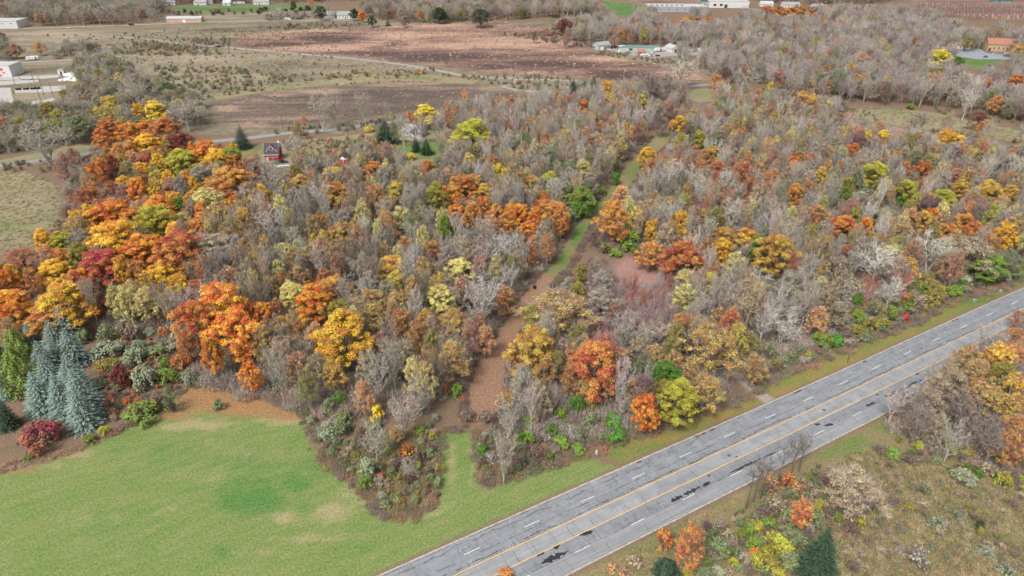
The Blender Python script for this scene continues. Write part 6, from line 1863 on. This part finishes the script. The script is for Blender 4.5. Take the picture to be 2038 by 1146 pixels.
for i, (px, py, H, lab) in enumerate([(83, 205, 12.5, 'tall dark pole at the front edge of the concrete lots'), (88, 189, 13.5, 'tallest dark pole on the concrete lots'), (107.5, 195, 11, 'dark pole on the right of the concrete lots'), (39, 157, 5, 'short dark post on the upper pale slab'), (68, 163, 6, 'short dark post right of the upper pale slab'), (31, 170, 6, 'short dark post at the joint of the middle slab')]):
    pole(px, py, H, lab, 'pole', 'old_pole', False, .22)
# --- signs and markers by the highway
def sign_root(px, py, name, label, cat): x, y = at(px, py); return empty(name, (x, y, 0), math.pi/2-PHI+R(0), label, cat)
def facing(px): return None
s = sign_root(1606, 722, 'sign', 'white rectangular sign on two short posts at the wood edge', 'sign'); s.rotation_euler = (0, 0, R(20))
m = MB(); m.box(-1.25, 1.25, -.03, .03, .35, 1.85); m.build('panel', M_WTRIM, s)
for u in (-1.0, 1.0): m = MB(); m.box(u-.05, u+.05, .035, .12, -.2, 1.75); m.build('post', M_WOOD, s)
M_INK = plain('sign_ink', (.03, .03, .04), .6, .1); M_TINK = plain('sign_teal_ink', (.30, .48, .50), .6, .1)
m = MB()
def mark(mb, pts, wd, yy):
    for (a, b), (c_, d) in zip(pts, pts[1:]):
        L = math.hypot(c_-a, d-b); nx, ny = -(d-b)/L*wd/2, (c_-a)/L*wd/2; mb.add([(a+nx, yy, b+ny), (a-nx, yy, b-ny), (c_-nx, yy, d-ny), (c_+nx, yy, d+ny)], [(0, 1, 2, 3)])
mark(m, [(-.95, 1.05), (-.7, 1.2), (-.3, 1.5), (.05, 1.66), (.2, 1.45)], .13, -.034); mark(m, [(.3, 1.6), (.6, 1.68), (.95, 1.62)], .12, -.035); mark(m, [(-.95, .95), (-.6, .9)], .16, -.036); m.build('black_lettering', M_INK, s)
m = MB(); mark(m, [(-.6, .75), (.2, .8), (.9, .92)], .22, -.034); mark(m, [(-.35, 1.1), (.3, 1.18), (.85, 1.25)], .3, -.035); m.build('teal_lettering', M_TINK, s)
s = sign_root(1686, 722, 'sign', 'small dark sign on two tall posts near the kerb', 'sign'); s.rotation_euler = (0, 0, R(70))
for u in (-.36, .36): m = MB(); m.box(u-.06, u+.06, -.06, .06, -.2, 3.1); m.build('post', M_WOOD, s)
m = MB(); m.box(-.5, .5, -.1, -.065, 2.1, 3.3); m.build('panel', M_STEEL, s)
s = sign_root(1187, 904, 'utility_marker', 'white utility marker post on the near verge', 'marker'); m = MB(); m.box(-.22, .22, -.2, .2, 0, 1.15); m.build('case', M_WTRIM, s); m = MB(); m.box(-.26, .26, -.24, .24, 1.15, 1.3); m.build('cap', M_MROOF, s); m = MB(); m.box(-.2, .2, -.215, -.205, .62, .76); m.build('label_plate', M_STEEL, s)
s = sign_root(1793, 651, 'sign', 'small white sign at the wood edge above the verge', 'sign'); s.rotation_euler = (0, 0, R(25)); m = MB(); m.box(-.42, .42, -.02, .02, .35, 1.2); m.build('panel', M_WTRIM, s); m = MB(); m.box(-.04, .04, .025, .09, -.2, 1.1); m.build('post', M_STEEL, s); m = MB(); m.box(-.2, .2, -.03, -.024, .7, .9); m.build('lettering', M_TINK, s)
for px, py, lab in ((1939, 600, 'grey utility box on the far verge, nearer the kerb'), (1990.5, 581, 'grey utility box on the far verge, nearer the frame edge')):
    s = sign_root(px, py, 'utility_box', lab, 'utility box'); m = MB(); m.box(-.5, .5, -.45, .45, 0, .8); m.build('case', M_STEEL, s); m = MB(); m.box(-.55, .55, -.5, .5, .8, .9); m.build('lid', M_GROOF, s)
s = sign_root(1064.5, 574, 'feed_box', 'black box with a white side panel on the mown strip', 'box'); m = MB(); m.box(-.45, .45, -.5, .5, 0, 1.1); m.build('case', M_BLACK, s); m = MB(); m.box(.455, .9, -.35, .35, .1, .55); m.build('white_panel', M_WTRIM, s)
M_TARP = plain('blue_tarpaulin', (.13, .24, .32), .5, .2, 1.5); M_TARP2 = plain('blue_plastic', (.16, .24, .48), .5, .15)
for px, py, w_, d_, h_, mt, lab in ((1284, 571, 1.6, .8, .8, M_TARP, 'light blue tarpaulin heap in the reddish clearing'), (1313, 584, .9, .9, 1.5, M_TARP2, 'blue barrel shaped bin among the clearing saplings')):
    x, y = at(px, py); m = MB(); n = 10; rg = []
    for zf, rf in ((0, 1), (.5, .95), (.85, .7), (1, .25)): rg.append([(w_*rf*math.cos(k*6.283/n), d_*rf*math.sin(k*6.283/n), h_*zf) for k in range(n)])
    m.add([p_ for r2 in rg for p_ in r2], [(i*n+k, i*n+(k+1) % n, (i+1)*n+(k+1) % n, (i+1)*n+k) for i in range(3) for k in range(n)]); tag(m.build('tarpaulin' if d_ > 1 else 'bin', mt, None, (x, y, 0)), lab, 'tarpaulin' if d_ > 1 else 'bin')
# --- vehicles
def wheels(root, xs, hw, r=.34):
    for x in xs:
        for s_ in (-1, 1):
            m = MB(); m.tube([(x, s_*(hw-.16), r), (x, s_*hw, r)], r, 10); wv = m.build('wheel', M_BLACK, root); m = MB(); m.tube([(x, s_*(hw-.02), r), (x, s_*(hw+.012), r)], r*.55, 8); m.build('rim', M_STEEL, wv)
def loft(prof, hw, inset=.0):
    m = MB(); n = len(prof); v = []
    for s_ in (-1, 1): v += [(x, s_*(hw-inset*(max(0, z-.9))), z) for x, z in prof]
    q = [(i, (i+1) % n, n+(i+1) % n, n+i) for i in range(n)]; m.add(v, q); c0 = len(m.v); cx, cz = sum(p_[0] for p_ in prof)/n, sum(p_[1] for p_ in prof)/n
    for s_ in (0, 1): k = m.n; m.v.append((cx, (-1, 1)[s_]*(hw-.05), cz)); m.n += 1; m.t.extend([(s_*n+i, s_*n+(i+1) % n, k) for i in range(n)])
    return m
def vehicle(px, py, rz, kind, col, label, name=None, group=None):
    x, y = at(px, py); cat = {'car': 'car', 'pickup': 'pickup truck', 'van': 'van', 'truck': 'truck', 'trailer': 'trailer'}[kind]; nm = {'car': 'parked_car', 'pickup': 'pickup_truck', 'van': 'parked_van', 'truck': 'box_truck', 'trailer': 'caravan'}[kind]
    root = empty(nm, (x, y, .05), R(rz), label, cat, group); P_ = paint(col, {'white': (.60, .60, .59), 'black': (.03, .03, .035), 'silver': (.42, .43, .45), 'magenta': (.42, .02, .16), 'green': (.05, .30, .17), 'blue': (.06, .12, .3), 'grey': (.2, .2, .21)}[col])
    if kind == 'car':
        loft([(-2.2, .3), (-2.25, .85), (-1.4, .95), (1.0, .95), (2.15, .75), (2.25, .3)], .88).build('body', P_, root); c = loft([(-1.6, .94), (-1.0, 1.42), (.2, 1.45), (1.0, .94)], .80, .25).build('glasshouse', M_WIN, root); m = MB(); m.box(-.95, .15, -.62, .62, 1.44, 1.49); m.build('roof', P_, root); wheels(root, (-1.35, 1.35), .9)
        for s_ in (-.6, .6): m = MB(); m.box(2.2, 2.27, s_-.16, s_+.16, .6, .72); m.build('headlight', M_MROOF, root)
    elif kind == 'pickup':
        loft([(-2.8, .4), (-2.8, 1.0), (-.4, 1.02), (1.4, 1.02), (2.75, .98), (2.8, .4)], .95).build('body', P_, root); loft([(-.5, 1.0), (-.4, 1.68), (.8, 1.7), (1.5, 1.0)], .86, .18).build('glasshouse', M_WIN, root); m = MB(); m.box(-.4, .75, -.72, .72, 1.68, 1.76); m.build('roof', P_, root)
        m = MB(); m.box(-2.75, -2.65, -.9, .9, 1.0, 1.28); m.box(-2.65, -.6, -.93, -.85, 1.0, 1.28); m.box(-2.65, -.6, .85, .93, 1.0, 1.28); m.build('bed_side', P_, root); wheels(root, (-1.7, 1.75), .97, .4)
    elif kind == 'van':
        loft([(-2.6, .4), (-2.6, 2.1), (1.5, 2.15), (2.2, 1.2), (2.65, 1.05), (2.7, .4)], .98).build('body', P_, root); m = MB(); m.box(-1.8, 1.2, -.995, -.985, 1.3, 1.8); m.box(-1.8, 1.2, .985, .995, 1.3, 1.8); m.build('side_window', M_WIN, root); wheels(root, (-1.6, 1.7), 1.0, .38)
    elif kind == 'truck':
        m = MB(); m.box(-3.6, 1.2, -1.2, 1.2, .8, 3.3); m.build('box_body', P_ if col == 'white' else paint('white', (.78, .78, .77)), root); loft([(1.3, .5), (1.3, 2.4), (2.4, 2.4), (2.9, 1.4), (3.4, 1.3), (3.4, .5)], 1.1).build('cab', P_, root); m = MB(); m.box(2.42, 2.75, -.9, .9, 1.5, 2.25); m.build('windscreen', M_WIN, root); wheels(root, (-2.4, 2.4), 1.15, .48)
    else:
        loft([(-3.6, .6), (-3.6, 2.4), (-3.2, 2.8), (3.2, 2.8), (3.6, 2.2), (3.4, .6)], 1.2).build('body', P_, root)
        for u in (-2, 0, 2): m = MB(); m.box(u-.5, u+.5, -1.215, -1.205, 1.5, 2.1); m.build('side_window', M_WIN, root)
        m = MB(); m.tube([(3.4, 0, .6), (4.6, 0, .55)], .07, 5); m.build('tow_bar', M_STEEL, root); wheels(root, (-.5, .5), 1.22)
    return root
vehicle(562, 324, 12, 'pickup', 'black', 'black pickup truck parked in front of the red house'); vehicle(549, 326, 60, 'car', 'green', 'small green vehicle beside the black pickup'); vehicle(565, 333, 20, 'trailer', 'silver', 'pale low trailer in front of the black pickup').scale = (.9, .9, .35)
vehicle(791, 279.5, -5, 'car', 'white', 'white car parked beside the dark spruce and grey house'); vehicle(574.5, 41, 4, 'truck', 'white', 'white truck driving on the far road'); vehicle(1980, 108.5, 15, 'car', 'white', 'white car parked before the brick hall'); vehicle(2005, 108, -2, 'van', 'white', 'white van parked at the right end of the brick hall'); vehicle(1961, 114, 30, 'car', 'blue', 'blue car alone on the car park')
vehicle(1310, 102.5, 20, 'truck', 'magenta', 'magenta cabbed white box truck in the storage yard'); vehicle(1921, 96.5, -10, 'car', 'white', 'white car in front of the white house by the car park')
YD = [(1211, 99, 'car', 'white', 5, 'white car right beside the grey green shed'), (1227, 99.5, 'car', 'white', 15, 'white car between the shed and the yard gate'), (1239, 97.5, 'truck', 'white', 30, 'white box truck behind the row of small cars'), (1250, 106, 'pickup', 'grey', 10, 'grey pickup left of the brick red hut'), (1232, 105.5, 'van', 'white', 80, 'white van standing at the field edge of the yard'),
 (1283, 114, 'trailer', 'white', 8, 'white caravan nearest the stubble field'), (1297, 112, 'car', 'white', 20, 'white car between the caravan and the black car'), (1309, 112, 'car', 'black', 12, 'black car at the right end of the front yard row'), (1300, 107, 'pickup', 'white', 14, 'white pickup behind the black car'), (1324, 101, 'trailer', 'white', 10, 'white caravan right of the magenta truck'),
 (1222, 94.5, 'pickup', 'black', 40, 'black pickup behind the shed at the wood edge'), (1353, 103, 'trailer', 'white', 20, 'white caravan first right of the gabled shelter'), (1363, 102, 'trailer', 'white', -10, 'white caravan second right of the gabled shelter'), (1373, 103, 'van', 'white', 10, 'white van third right of the gabled shelter'), (1384, 102.5, 'trailer', 'white', 25, 'white caravan fourth right of the gabled shelter'), (1396, 104, 'truck', 'white', 0, 'white box truck fifth right of the gabled shelter'), (1405, 105, 'trailer', 'white', 15, 'white caravan sixth right of the gabled shelter'), (1413, 107, 'car', 'white', -15, 'white car last in the row behind the grey trees'), (1388, 108, 'car', 'silver', 10, 'silver car in front of the caravan row'), (1365, 107, 'car', 'white', 5, 'white car in front of the caravan row')]
for px, py, kd, cl, rz, lab in YD: vehicle(px, py, rz, kd, cl, lab, group='vehicles in the storage yard')
for px, py, lab in ((62.5, 119, 'white caravan in the scrub above the concrete lots, left one'), (69.5, 118, 'white caravan in the scrub above the concrete lots, right one')): vehicle(px, py, 8, 'trailer', 'white', lab)
for px, py, kd, cl, lab in ((137, 55.5, 'car', 'white', 'white car on the far road below the grey wood, left one'), (172, 54.5, 'car', 'silver', 'silver car on the far road below the grey wood, right one'), (262, 50.5, 'van', 'black', 'black van on the far road by the pinkish tree'), (552, 43, 'car', 'silver', 'silver car left of the white truck on the far road')): vehicle(px, py, 3, kd, cl, lab)
